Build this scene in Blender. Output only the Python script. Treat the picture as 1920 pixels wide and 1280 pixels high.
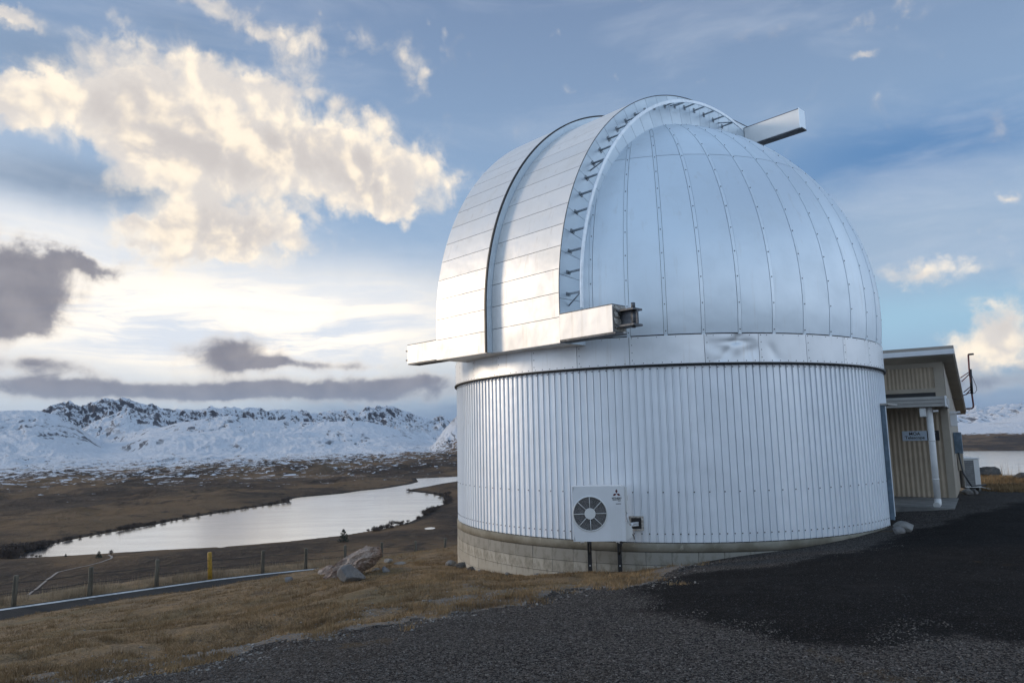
import bpy, bmesh, math, random
import numpy as np
from mathutils import Vector, Matrix
random.seed(7); RNG = np.random.default_rng(7)
for o in list(bpy.data.objects): bpy.data.objects.remove(o)
sc = bpy.context.scene
COL = sc.collection
PI = math.pi
R_ = math.radians

# ---------------------------------------------------------------- camera
FPX = 1333.3                       # focal length in photo pixels (25 mm on a 36 mm sensor)
PITCH, ROLL = R_(7.6665), R_(-1.17)
Fv = np.array([0, math.cos(PITCH), math.sin(PITCH)]); Xv = np.array([1., 0, 0]); Uv = np.cross(Xv, Fv)
CR = math.cos(ROLL)*Xv + math.sin(ROLL)*Uv
CU = -math.sin(ROLL)*Xv + math.cos(ROLL)*Uv
cam = bpy.data.cameras.new('camera'); cam.lens = 25.0; cam.sensor_width = 36; cam.clip_start = .1; cam.clip_end = 120000
co = bpy.data.objects.new('camera', cam); COL.objects.link(co)
m = Matrix.Identity(4)
for i in range(3):
    m[i][0], m[i][1], m[i][2] = CR[i], CU[i], -Fv[i]
co.matrix_world = m
sc.camera = co

def ray(x, y):
    return Fv + CR*((x-960)/FPX) + CU*((640-y)/FPX)
def at(x, y, d):                   # point seen at photo pixel x, y at ground distance d (along +Y)
    v = ray(x, y); return v*(d/v[1])
def onz(x, y, z):
    v = ray(x, y); return v*(z/v[2])
def azel(x, y):
    v = ray(x, y); v = v/np.linalg.norm(v)
    return math.degrees(math.atan2(v[0], v[1])), math.degrees(math.asin(v[2]))
def pxy(P):
    d = P@Fv; return 960+FPX*(P@CR)/d, 640-FPX*(P@CU)/d, d

# ---------------------------------------------------------------- node helper
class NT:
    def __init__(s, tree): s.t = tree; s.n = tree.nodes; s.l = tree.links
    def new(s, typ, **kw):
        n = s.n.new(typ)
        for k, v in kw.items(): setattr(n, k, v)
        return n
    def put(s, sock, v):
        if isinstance(v, bpy.types.NodeSocket): s.l.new(v, sock)
        elif v is not None:
            if sock.type == 'RGBA' and len(v) == 3: v = (*v, 1)
            sock.default_value = v
    def m(s, op, a, b=None, c=None, clamp=False):
        n = s.new('ShaderNodeMath', operation=op, use_clamp=clamp)
        s.put(n.inputs[0], a); s.put(n.inputs[1], b)
        if c is not None: s.put(n.inputs[2], c)
        return n.outputs[0]
    def vm(s, op, a, b=None, c=None):
        n = s.new('ShaderNodeVectorMath', operation=op)
        s.put(n.inputs[0], a)
        if op == 'SCALE': s.put(n.inputs[3], b)
        else:
            s.put(n.inputs[1], b)
            if c is not None: s.put(n.inputs[2], c)
        return n.outputs[1] if op in ('LENGTH', 'DOT_PRODUCT', 'DISTANCE') else n.outputs[0]
    def noise(s, vec, scale, detail=4, rough=.5, dist=0, color=False):
        n = s.new('ShaderNodeTexNoise'); s.put(n.inputs['Vector'], vec)
        n.inputs['Scale'].default_value = scale; n.inputs['Detail'].default_value = detail
        n.inputs['Roughness'].default_value = rough; n.inputs['Distortion'].default_value = dist
        return n.outputs['Color' if color else 'Fac']
    def voro(s, vec, scale, feature='F1', out='Distance'):
        n = s.new('ShaderNodeTexVoronoi', feature=feature); s.put(n.inputs['Vector'], vec)
        n.inputs['Scale'].default_value = scale
        return n.outputs[out]
    def ss(s, v, lo, hi, a=0., b=1., interp='SMOOTHSTEP'):
        n = s.new('ShaderNodeMapRange', interpolation_type=interp)
        s.put(n.inputs[0], v); s.put(n.inputs[1], lo); s.put(n.inputs[2], hi); s.put(n.inputs[3], a); s.put(n.inputs[4], b)
        return n.outputs[0]
    def mix(s, f, a, b, blend='MIX'):
        n = s.new('ShaderNodeMix', data_type='RGBA', blend_type=blend)
        s.put(n.inputs[0], f); s.put(n.inputs[6], a); s.put(n.inputs[7], b)
        return n.outputs[2]
    def xyz(s, x, y, z):
        n = s.new('ShaderNodeCombineXYZ'); s.put(n.inputs[0], x); s.put(n.inputs[1], y); s.put(n.inputs[2], z); return n.outputs[0]
    def sep(s, v):
        n = s.new('ShaderNodeSeparateXYZ'); s.put(n.inputs[0], v); return n.outputs
    def bump(s, h, strength, dist, normal=None):
        n = s.new('ShaderNodeBump'); s.put(n.inputs['Height'], h); n.inputs['Strength'].default_value = strength
        n.inputs['Distance'].default_value = dist; s.put(n.inputs['Normal'], normal); return n.outputs[0]

# ---------------------------------------------------------------- world: late afternoon sky with clouds
SUN_AZ, SUN_EL = -72., 14.
w = bpy.data.worlds.new('World'); sc.world = w; w.use_nodes = True
T = NT(w.node_tree)
for n in list(T.n): T.n.remove(n)
geo = T.new('ShaderNodeTexCoord').outputs['Generated']
dx, dy, dz = T.sep(T.vm('NORMALIZE', geo))
az = T.m('MULTIPLY', T.m('ARCTAN2', dx, dy), 180/PI)
el = T.m('MULTIPLY', T.m('ARCSINE', dz), 180/PI)
P0 = T.xyz(az, el, 0)
def centred(sock, k): return T.vm('SCALE', T.vm('SUBTRACT', sock, (.5, .5, .5)), k)
warp = centred(T.noise(P0, .11, 3, .55, color=True), 5.)
warp2 = centred(T.noise(P0, .5, 5, .62, color=True), 2.6)
P1 = T.vm('ADD', P0, T.vm('ADD', warp, warp2))
P1f = T.vm('ADD', P0, T.vm('MULTIPLY', T.vm('ADD', warp, T.vm('SCALE', warp2, .8)), (1., .35, 0)))
def blobs(P, lst):
    acc = None
    for x, y, rx, ry, s_ in lst:
        a, e = azel(x, y)
        a2, _ = azel(x+rx, y); _, e2 = azel(x, y-ry)
        q = T.vm('MULTIPLY', T.vm('SUBTRACT', P, (a, e, 0)), (1/abs(a2-a), 1/abs(e2-e), 0))
        g = T.m('MULTIPLY', T.m('EXPONENT', T.m('MULTIPLY', T.vm('DOT_PRODUCT', q, q), -1.)), s_)
        acc = g if acc is None else T.m('ADD', acc, g)
    return acc
cum = blobs(P1, [(330,265,150,110,1.),(480,270,150,85,1.),(640,290,140,70,1.),(720,330,90,62,.9),(430,140,90,50,.7),(255,200,95,80,.8),
                 (100,175,120,42,1.05),(10,205,90,40,.9),(170,100,50,45,.5),(560,150,55,36,.6),(400,440,130,62,1.3),(490,445,95,45,1.1),(330,440,60,30,.6),(720,380,70,30,.6),(255,408,30,16,.7),
                 (850,352,45,40,.5),(620,70,110,45,.45),(770,120,40,60,.4),(20,15,60,26,.8),(370,5,70,20,.55),(500,40,60,30,.45),
                 (1735,520,85,22,.62),(1870,650,95,42,.9),(1890,600,70,34,.9),(1660,22,90,20,.5),(1612,95,40,14,.42),(1905,362,30,14,.6),
                 (2150,500,240,80,.8),(-250,250,180,90,.9)])
gry2 = blobs(P1, [(-10,545,110,85,1.2),(60,510,80,50,.8),(85,590,65,36,.8),(130,470,80,22,.7),(215,488,80,22,.75)])
gry = blobs(P1f, [(-200,560,60,30,.3),(60,685,100,18,.9),(425,662,90,34,1.3),
                 (500,678,60,12,.6),(620,683,130,10,.7),(300,724,260,17,1.1),(690,735,210,22,1.05),(80,738,140,22,.9),(480,735,140,12,.7),
                 (1860,715,110,26,.8),(760,712,120,14,.7),(-250,600,200,60,.9),(2200,690,250,30,.8)])
glow = blobs(P1f, [(380,610,540,110,.95),(620,600,420,90,.35),(60,440,300,60,.5)])
glow2 = blobs(P0, [(-200,480,420,260,.8)])
rblue = blobs(P1f, [(1680,290,420,70,1.)])
rpale = blobs(P1f, [(1700,450,480,120,1.)])
rteal = blobs(P1f, [(1700,600,520,60,1.)])
fb = T.noise(P0, .33, 9, .58, .4)
# clear air: the sky texture under thin veils of cloud
sky = T.new('ShaderNodeTexSky', sky_type='NISHITA'); sky.sun_disc = False
sky.sun_elevation = R_(SUN_EL); sky.sun_rotation = R_(SUN_AZ); sky.altitude = 1000
sky.air_density = 1.; sky.dust_density = 1.2; sky.ozone_density = 1.5
K = 6.55                                          # everything below is given at background strength 0.1
def C(r, g, b): return (r*K, g*K, b*K, 1)
elc = T.m('MAXIMUM', el, 0.)
g1 = T.mix(T.ss(elc, 0., 14.), C(.26,.38,.56), C(.30,.44,.64))
g1 = T.mix(T.ss(elc, 14., 40.), g1, C(.19,.27,.43))
base = T.mix(.82, sky.outputs[0], g1)
base = T.mix(T.m('MULTIPLY', rpale, .55), base, C(.40,.50,.63))
base = T.mix(T.m('MULTIPLY', rteal, .7), base, C(.36,.60,.76))
base = T.mix(T.m('MULTIPLY', rblue, .75), base, C(.075,.215,.46))
base = T.mix(T.m('MULTIPLY', glow2, .8), base, C(.80,.83,.86))
slate = blobs(P1f, [(130,340,260,42,1.),(60,90,120,70,.6),(330,60,120,40,.4)])
base = T.mix(T.m('MULTIPLY', glow, 1.0, clamp=True), base, C(1.28,1.16,.99))
cir = T.noise(T.vm('ADD', T.vm('MULTIPLY', P0, (.35, 1.6, 0)), T.vm('SCALE', warp, .35)), .12, 7, .6, .6)
base = T.mix(T.m('MULTIPLY', slate, .85, clamp=True), base, C(.20,.28,.40))
str_ = T.noise(T.vm('ADD', T.vm('MULTIPLY', P0, (.22, 1.5, 0)), T.vm('SCALE', warp, .5)), .3, 8, .62, .5)
base = T.mix(T.m('MULTIPLY', T.m('MULTIPLY', T.ss(str_, .42, .64), glow, clamp=True), .85), base, C(.66,.74,.86))
veil = T.m('MULTIPLY', T.ss(cir, .45, .75), T.ss(elc, 3., 20., .8, .45))
base = T.mix(T.m('MULTIPLY', veil, .62), base, C(.62,.68,.78))
# low blue-grey bank over the mountains
bank = T.m('MULTIPLY', T.ss(T.m('ADD', elc, T.m('MULTIPLY', T.m('SUBTRACT', cir, .5), 6.)), 1.0, 3.7, 1., 0.), .85)
base = T.mix(bank, base, C(.19,.28,.43))
# cumulus
# bright bluish cloud added outside the view to light the dome and wall
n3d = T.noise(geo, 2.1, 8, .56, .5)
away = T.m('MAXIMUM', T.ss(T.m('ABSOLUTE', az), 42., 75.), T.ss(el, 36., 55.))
fill_cloud = T.m('MULTIPLY', T.m('MULTIPLY', T.ss(n3d, .36, .56), away), T.ss(el, -2., 3.))
PW = T.vm('ADD', P0, T.vm('SCALE', warp2, .55))
bil = T.m('ADD', T.m('MULTIPLY', T.m('SUBTRACT', .42, T.voro(PW, .30, 'F1')), .62), T.m('MULTIPLY', T.m('SUBTRACT', .42, T.voro(PW, .85, 'F1')), .30))
bil2 = T.m('MULTIPLY', T.m('SUBTRACT', .42, T.voro(T.vm('ADD', PW, (-.7, -.7, 0)), .30, 'F1')), .62)
cdet = T.m('ADD', T.m('MULTIPLY', T.m('SUBTRACT', fb, .5), .85), bil)
dens = T.ss(T.m('ADD', cum, cdet), .20, .78)
wisp = T.ss(T.m('ADD', T.m('MULTIPLY', cum, .8), T.m('MULTIPLY', T.m('SUBTRACT', fb, .5), 2.4)), .05, .9)
dens = T.m('MAXIMUM', dens, T.m('MULTIPLY', T.m('MULTIPLY', wisp, T.ss(cum, .06, .35)), .6))
fbl = T.noise(P0, .26, 4, .5, .3); fbs = T.noise(T.vm('ADD', P0, (-.8, -.8, 0)), .26, 4, .5, .3)
lit = T.ss(T.m('ADD', T.m('ADD', T.m('SUBTRACT', fbl, fbs), T.m('MULTIPLY', T.m('SUBTRACT', bil, bil2), .30)), T.m('MULTIPLY', T.m('SUBTRACT', fb, .5), .2)), -.20, .20)
thick = T.ss(T.m('ADD', cum, T.m('MULTIPLY', T.m('SUBTRACT', fb, .5), .9)), .8, 1.7)
ccol = T.mix(thick, C(1.0,.87,.70), C(.74,.62,.49))
ccol = T.mix(T.m('MULTIPLY', lit, .8), ccol, C(1.2,1.05,.84))
ccol = T.mix(T.ss(T.m('ADD', lit, T.m('SUBTRACT', .5, dens)), .5, -.2, 0., .5), ccol, C(.55,.56,.62))
base = T.mix(T.m('MULTIPLY', fill_cloud, T.ss(el, 25., 70., .92, .45)), base, T.mix(T.ss(el, 5., 45.), C(1.0,1.14,1.34), C(.46,.69,.98)))
base = T.mix(T.m('MULTIPLY', dens, .93), base, ccol)
# grey cloud in front of the glow
dg = T.ss(T.m('ADD', T.m('ADD', gry, gry2), T.m('MULTIPLY', T.m('SUBTRACT', fb, .5), 1.5)), .12, 1.05)
gcol = T.mix(T.ss(dg, .2, 1.), C(.80,.70,.60), C(.195,.195,.24))
gcol = T.mix(T.m('MULTIPLY', lit, .4), gcol, C(.40,.38,.40))
gcol = T.mix(T.ss(elc, 2., 6., .55, 0.), gcol, C(.26,.33,.45))
base = T.mix(T.m('MULTIPLY', dg, .93), base, gcol)
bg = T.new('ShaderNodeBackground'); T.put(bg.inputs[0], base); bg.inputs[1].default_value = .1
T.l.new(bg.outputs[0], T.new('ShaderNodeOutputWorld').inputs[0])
try:
    w.cycles.sampling_method = 'MANUAL'; w.cycles.sample_map_resolution = 1024
except Exception: pass
sun = bpy.data.lights.new('sun', 'SUN'); sun.energy = 1.1; sun.angle = R_(12); sun.color = (1., .80, .58)
so = bpy.data.objects.new('sun', sun); COL.objects.link(so)
sd = Vector((math.sin(R_(SUN_AZ))*math.cos(R_(SUN_EL)), math.cos(R_(SUN_AZ))*math.cos(R_(SUN_EL)), math.sin(R_(SUN_EL))))
so.rotation_euler = sd.to_track_quat('Z', 'Y').to_euler()
vs = sc.view_settings; vs.view_transform = 'Standard'; vs.look = 'None'; vs.exposure = .65; vs.gamma = 1; vs.use_curve_mapping = False
sc.render.engine = 'CYCLES'

# ---------------------------------------------------------------- object helpers
def put_tags(o, label=None, cat=None, group=None, kind=None):
    if label: o['label'] = label
    if cat: o['category'] = cat
    if group: o['group'] = group
    if kind: o['kind'] = kind
    return o
def empty(name, loc=(0, 0, 0), label=None, cat=None, group=None, rz=0, parent=None):
    o = bpy.data.objects.new(name, None); o.location = loc; o.rotation_euler = (0, 0, rz); COL.objects.link(o)
    o.empty_display_size = .2
    if parent: o.parent = parent
    return put_tags(o, label, cat, group)
def mesh_obj(name, me, mat, parent=None, **tags):
    o = bpy.data.objects.new(name, me); COL.objects.link(o)
    if mat is not None and not me.materials: me.materials.append(mat)
    if parent: o.parent = parent
    return put_tags(o, **tags)
class MB:
    """collects vertices and faces of ONE mesh object"""
    def __init__(s): s.v = []; s.f = []; s.sm = []
    def add(s, vs_, fs, smooth=False):
        k = len(s.v); s.v += [tuple(map(float, p)) for p in vs_]; s.f += [tuple(i+k for i in f) for f in fs]; s.sm += [smooth]*len(fs)
    def box(s, x0, x1, y0, y1, z0, z1, fr=None, bev=0.):
        P = [(x, y, z) for z in (z0, z1) for y in (y0, y1) for x in (x0, x1)]
        if bev > 0:
            b = bmesh.new(); vv = [b.verts.new(p) for p in P]
            for f in [(0,2,3,1),(4,5,7,6),(0,1,5,4),(2,6,7,3),(0,4,6,2),(1,3,7,5)]: b.faces.new([vv[i] for i in f])
            bmesh.ops.bevel(b, geom=list(b.edges), offset=bev, segments=2, affect='EDGES', profile=.6)
            b.verts.index_update(); P = [tuple(q.co) for q in b.verts]; F = [tuple(q.index for q in f.verts) for f in b.faces]; b.free()
        else: F = [(0,2,3,1),(4,5,7,6),(0,1,5,4),(2,6,7,3),(0,4,6,2),(1,3,7,5)]
        if fr: P = [fr(*p) for p in P]
        s.add(P, F)
    def tube(s, pts, r, n=8, cap=True, closed=False):
        pts = [Vector(p) for p in pts]; rs = r if hasattr(r, '__len__') else [r]*len(pts)
        V = []; prev = None
        for i, p in enumerate(pts):
            a = pts[max(i-1, 0)]; b = pts[min(i+1, len(pts)-1)]; t = (b-a).normalized()
            if prev is None: u = t.orthogonal().normalized()
            else:
                u = (prev - t*prev.dot(t)); u = u.normalized() if u.length > 1e-6 else t.orthogonal().normalized()
            prev = u; q = t.cross(u)
            for k in range(n):
                an = 2*PI*k/n; V.append(p + (u*math.cos(an)+q*math.sin(an))*rs[i])
        F = [(i*n+k, i*n+(k+1) % n, (i+1)*n+(k+1) % n, (i+1)*n+k) for i in range(len(pts)-1) for k in range(n)]
        s.add(V, F, True)
        if cap:
            k0 = len(s.v)-len(V)
            s.f += [tuple(k0+k for k in reversed(range(n))), tuple(k0+(len(pts)-1)*n+k for k in range(n))]; s.sm += [False, False]
    def patch(s, fn, nu, nv, dep=.008, inward=None):
        """curved sheet fn(u,v,offset) with a skirt of depth dep on all four edges"""
        G = [fn(i/nu, j/nv, 0) for j in range(nv+1) for i in range(nu+1)]
        W_ = nu+1
        F = [(j*W_+i, j*W_+i+1, (j+1)*W_+i+1, (j+1)*W_+i) for j in range(nv) for i in range(nu)]
        s.add(G, F, True)
        ring = [(i, 0) for i in range(nu)]+[(nu, j) for j in range(nv)]+[(i, nv) for i in range(nu, 0, -1)]+[(0, j) for j in range(nv, 0, -1)]
        A = [fn(i/nu, j/nv, 0) for i, j in ring]; B = [fn(i/nu, j/nv, -dep) for i, j in ring]; n = len(ring)
        s.add(A+B, [(k, n+k, n+(k+1) % n, (k+1) % n) for k in range(n)], False)
    def build(s, name, mat, parent=None, **tags):
        me = bpy.data.meshes.new(name); me.from_pydata(s.v, [], s.f)
        me.polygons.foreach_set('use_smooth', s.sm); me.update()
        return mesh_obj(name, me, mat, parent, **tags)
def np_mesh(name, V, F, mat, smooth=True, parent=None, **tags):
    me = bpy.data.meshes.new(name); nv, nf, k = len(V), len(F), F.shape[1]
    me.vertices.add(nv); me.vertices.foreach_set('co', np.ascontiguousarray(V, dtype=np.float32).ravel())
    me.loops.add(nf*k); me.loops.foreach_set('vertex_index', np.ascontiguousarray(F, dtype=np.int32).ravel())
    me.polygons.add(nf); me.polygons.foreach_set('loop_start', np.arange(0, nf*k, k, dtype=np.int32))
    me.polygons.foreach_set('use_smooth', np.full(nf, smooth)); me.update(calc_edges=True)
    return mesh_obj(name, me, mat, parent, **tags)
def attr(o, name, arr):
    a = o.data.attributes.new(name, 'FLOAT', 'POINT'); a.data.foreach_set('value', np.ascontiguousarray(arr, dtype=np.float32))

# ---------------------------------------------------------------- materials
def mat(name, fn):
    mt = bpy.data.materials.new(name); mt.use_nodes = True; t = NT(mt.node_tree)
    b = mt.node_tree.nodes['Principled BSDF']; fn(t, b, b.inputs); return mt
def aluminium(name, col, rough=.42, metal=.65, stain=.25, streak=.3):
    def f(t, b, i):
        tc = t.new('ShaderNodeTexCoord').outputs['Object']; rnd = t.new('ShaderNodeObjectInfo').outputs['Random']
        off = t.vm('ADD', tc, t.xyz(t.m('MULTIPLY', rnd, 37.), 0, t.m('MULTIPLY', rnd, 11.)))
        n1 = t.noise(off, 1.3, 5, .6); st = t.noise(t.vm('MULTIPLY', off, (5., 5., .35)), 1.6, 6, .65)
        c = t.mix(t.ss(rnd, 0., 1., 0., .6), (*col, 1), (col[0]*.86, col[1]*.88, col[2]*.9, 1))
        c = t.mix(t.m('MULTIPLY', t.ss(n1, .45, .8), stain), c, (col[0]*.72, col[1]*.73, col[2]*.72, 1))
        c = t.mix(t.m('MULTIPLY', t.ss(st, .55, .8), streak), c, (.50, .44, .36, 1))
        t.put(i['Base Color'], c); i['Metallic'].default_value = metal
        t.put(i['Roughness'], t.ss(n1, .3, .7, rough-.05, rough+.09, 'LINEAR'))
        wav = t.noise(off, 2.2, 2, .5)
        t.put(i['Normal'], t.bump(t.m('ADD', t.m('MULTIPLY', wav, 1.), t.m('MULTIPLY', t.noise(off, 60, 2), .015)), .35, .03))
    return mat(name, f)
M = {}
M['dome'] = aluminium('dome_aluminium', (.84, .91, .96), .40, .50, .30, .25)
M['band'] = aluminium('band_aluminium', (.86, .87, .88), .42, .5, .4, .55)
M['clad'] = aluminium('cladding_zinc', (.90, .93, .965), .36, .30, .14, .16)
M['shutter'] = aluminium('shutter_aluminium', (.82, .80, .775), .46, .45, .5, .55)
M['cheek'] = aluminium('cheek_aluminium', (.66, .74, .80), .42, .55, .3, .1)
def plain(name, col, rough=.6, metal=0., var=.25, scale=8., bump=.2, bd=.004):
    def f(t, b, i):
        tc = t.new('ShaderNodeTexCoord').outputs['Object']
        n1 = t.noise(tc, scale, 6, .62); n2 = t.noise(tc, scale*.17, 3, .5)
        k = t.m('ADD', t.m('MULTIPLY', n1, .6), t.m('MULTIPLY', n2, .4))
        c = t.mix(t.ss(k, .35, .65), (*[x*(1-var) for x in col], 1), (*[min(1, x*(1+var)) for x in col], 1))
        t.put(i['Base Color'], c); i['Metallic'].default_value = metal; i['Roughness'].default_value = rough
        if bump: t.put(i['Normal'], t.bump(n1, bump, bd))
    return mat(name, f)
M['gap'] = plain('joint_shadow_sealant', (.035, .033, .034), .8, 0, .2)
M['rubber'] = plain('black_rubber_and_shade', (.02, .02, .022), .55)
M['steel'] = plain('dark_steel', (.10, .105, .115), .5, .6, .4, 20)
M['screw'] = plain('screw_head', (.05, .05, .06), .5, .5)
M['brk'] = plain('galvanised_bracket', (.28, .31, .34), .5, .7, .3, 20)
M['rail'] = plain('rail_aluminium', (.72, .76, .8), .35, .7, .1, 10)
M['bluejamb'] = plain('blue_grey_paint', (.12, .17, .22), .5)
M['whitep'] = plain('white_enamel', (.70, .71, .72), .35, 0, .03, 3, .05)
M['plast'] = plain('ivory_plastic', (.66, .66, .64), .45, 0, .05, 3, .05)
M['dark'] = plain('black_paint', (.025, .027, .03), .5)
M['fan'] = plain('fan_blades_grey', (.06, .055, .055), .5, 0, .5, 30)
M['foam'] = plain('weathered_foam', (.45, .42, .38), .9, 0, .5, 30, 1., .02)
M['shedwall'] = plain('beige_painted_steel', (.43, .345, .25), .5, 0, .10, 3, .05)
M['shedtrim'] = plain('beige_trim', (.39, .335, .265), .5, 0, .08, 3, .05)
M['shedroof'] = plain('brown_fascia', (.36, .31, .26), .5, 0, .10, 3, .05)
M['gutter'] = plain('pale_gutter', (.80, .80, .81), .4, 0, .06, 3, .05)
M['soffit'] = plain('soffit_board', (.42, .37, .31), .7, 0, .12, 2, .1)
M['canopy'] = plain('grey_canopy_fascia', (.36, .345, .32), .5, 0, .1, 3, .05)
M['pipe'] = plain('pale_downpipe', (.70, .69, .67), .4, 0, .08, 4, .05)
M['slab'] = plain('concrete_slab', (.17, .165, .155), .8, 0, .35, 3, .5, .01)
M['signblue'] = plain('sign_pale_blue', (.55, .64, .74), .4, 0, .04, 3, 0)
M['ink'] = plain('black_ink', (.02, .02, .02), .5, 0, 0, 3, 0)
M['red'] = plain('dark_red_ink', (.10, .015, .02), .5, 0, 0, 3, 0)
M['fin'] = plain('condenser_fins', (.16, .165, .17), .5, .5, .3, 60)
M['antenna'] = plain('dull_red_steel', (.13, .045, .045), .5, .3, .4, 20)
def concrete(t, b, i):
    tc = t.new('ShaderNodeTexCoord').outputs['Object']; rnd = t.new('ShaderNodeObjectInfo').outputs['Random']
    n1 = t.noise(tc, 2.2, 6, .65); n2 = t.noise(tc, 90, 4, .7); n3 = t.noise(t.vm('MULTIPLY', tc, (1, 1, .5)), 6, 6, .7)
    z = t.sep(tc)[2]
    c = t.mix(rnd, (.31, .285, .235, 1), (.42, .39, .33, 1))
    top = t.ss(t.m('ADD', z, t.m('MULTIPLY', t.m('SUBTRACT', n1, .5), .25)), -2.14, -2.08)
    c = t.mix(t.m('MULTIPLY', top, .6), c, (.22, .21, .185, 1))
    c = t.mix(t.m('MULTIPLY', t.ss(n3, .47, .66), .75), c, (.17, .155, .12, 1))
    c = t.mix(t.m('MULTIPLY', t.ss(n2, .55, .7), .3), c, (.2, .18, .15, 1))
    t.put(i['Base Color'], c); i['Roughness'].default_value = .9
    t.put(i['Normal'], t.bump(t.m('ADD', n2, n3), .5, .006))
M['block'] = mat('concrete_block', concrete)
def beam(t, b, i):
    tc = t.new('ShaderNodeTexCoord').outputs['Object']
    n1 = t.noise(tc, 1.7, 6, .65); n2 = t.noise(tc, 50, 4, .7)
    c = t.mix(t.ss(n1, .35, .65), (.17, .15, .11, 1), (.28, .26, .21, 1))
    c = t.mix(t.m('MULTIPLY', t.ss(t.noise(tc, 5, 6, .7), .58, .7), .6), c, (.42, .39, .32, 1))
    t.put(i['Base Color'], c); i['Roughness'].default_value = .9; t.put(i['Normal'], t.bump(n2, .6, .008))
M['beam'] = mat('bond_beam_concrete', beam)
def rockf(c1, c2, c3, sc_=3., bd=.05):
    def f(t, b, i):
        tc = t.new('ShaderNodeTexCoord').outputs['Object']
        n1 = t.noise(tc, sc_, 8, .68); v = t.noise(tc, sc_*6, 6, .7); cr = t.voro(t.vm('ADD', tc, t.vm('SCALE', t.noise(tc, sc_*1.5, 3, color=True), .3)), sc_*2.2, 'DISTANCE_TO_EDGE')
        c = t.mix(t.ss(n1, .38, .62), (*c1, 1), (*c2, 1))
        c = t.mix(t.m('MULTIPLY', t.ss(v, .5, .68), .6), c, (*c3, 1))
        t.put(i['Base Color'], c); i['Roughness'].default_value = .9
        h = t.m('ADD', t.m('ADD', t.m('MULTIPLY', n1, 1.), t.m('MULTIPLY', v, .45)), t.m('MULTIPLY', t.ss(cr, 0., .12), .25))
        t.put(i['Normal'], t.bump(h, .9, bd))
    return f
M['rockpink'] = mat('pinkish_rock', rockf((.27, .19, .15), (.46, .37, .31), (.11, .09, .08), 3., .06))
M['rockgrey'] = mat('grey_rock', rockf((.13, .125, .125), (.19, .18, .17), (.10, .095, .09), 3., .015))
M['rockdark'] = mat('dark_rock', rockf((.06, .055, .05), (.11, .10, .09), (.03, .03, .03), 3., .05))
M['pebble'] = mat('pale_stone', rockf((.19, .18, .17), (.27, .26, .24), (.12, .11, .10), 9., .01))
def wood(t, b, i):
    tc = t.new('ShaderNodeTexCoord').outputs['Object']
    n = t.noise(t.vm('MULTIPLY', tc, (12, 12, 1.)), 2., 6, .7)
    t.put(i['Base Color'], t.mix(t.ss(n, .35, .65), (.07, .06, .045, 1), (.17, .15, .115, 1))); i['Roughness'].default_value = .9
    t.put(i['Normal'], t.bump(n, .6, .01))
M['post'] = mat('weathered_post', wood)
M['yellow'] = plain('yellow_paint', (.40, .235, .03), .6, 0, .25, 12)
M['wire'] = plain('fence_wire', (.06, .055, .05), .5, .5)
M['bark'] = plain('bark', (.05, .04, .03), .9)
M['conifer'] = plain('conifer_needles', (.022, .030, .016), .8, 0, .5, .3, 0)
M['willow'] = plain('bare_willow_twigs', (.085, .06, .045), .9, 0, .5, .2, 0)
M['dead'] = plain('dead_stalk', (.30, .23, .15), .8, 0, .4, 2, 0)

# ---------------------------------------------------------------- numpy noise
def vnoise(x, y, seed=0):
    xi = np.floor(x).astype(np.int64); yi = np.floor(y).astype(np.int64); fx = x-xi; fy = y-yi
    fx = fx*fx*fx*(fx*(fx*6-15)+10); fy = fy*fy*fy*(fy*(fy*6-15)+10)
    def h(a, b):
        n = (a*374761393 + b*668265263 + seed*974634777) & 0xffffffff
        n = ((n ^ (n >> 13))*1274126177) & 0xffffffff
        n = ((n ^ (n >> 16))*2246822519) & 0xffffffff
        return ((n ^ (n >> 15)) & 0xffff)/65535.
    a, b, c_, d = h(xi, yi), h(xi+1, yi), h(xi, yi+1), h(xi+1, yi+1)
    return (a*(1-fx)+b*fx)*(1-fy) + (c_*(1-fx)+d*fx)*fy
def fbm(x, y, oct=5, seed=0, gain=.5, ridged=False):
    s = 0.; a = 1.; tot = 0.
    for k in range(oct):
        n = vnoise(x, y, seed+k*17)
        if ridged: n = 1-np.abs(2*n-1)
        s = s + a*n; tot += a; a *= gain
        x, y = (x*1.6-y*1.2)+13.7, (x*1.2+y*1.6)+7.1
    return s/tot
def sstep(x, a, b):
    t = np.clip((x-a)/(b-a), 0, 1); return t*t*(3-2*t)

# ---------------------------------------------------------------- the observatory's position
CX, CY = 3.3765, 16.5593
RW, RB, RS, ZC = 4.664, 4.693, 4.7208, 2.3353       # wall, band, dome radius, dome centre height
ZB, ZT, ZS = -1.758, 1.134, 1.662                   # cladding foot, cladding top, dome foot
PHI = R_(-47)
SX, SY = math.sin(PHI), -math.cos(PHI)              # horizontal direction of the slit
TX, TY = math.cos(PHI), math.sin(PHI)               # direction of the rails
def cyl(a, r, z):                                   # a in degrees, 0 faces the camera side, + to the right
    a = R_(a); return (CX+r*math.sin(a), CY-r*math.cos(a), z)
def stz(s, t, z): return (CX+SX*s+TX*t, CY+SY*s+TY*t, z)
THS = R_(33.3)
KX, KY = 10.25, 16.9                                # front right corner of the shed
UX, UY, VX, VY = math.cos(THS), -math.sin(THS), math.sin(THS), math.cos(THS)
def shed(a, b, z): return (KX+UX*a+VX*b, KY+UY*a+VY*b, z)

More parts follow.
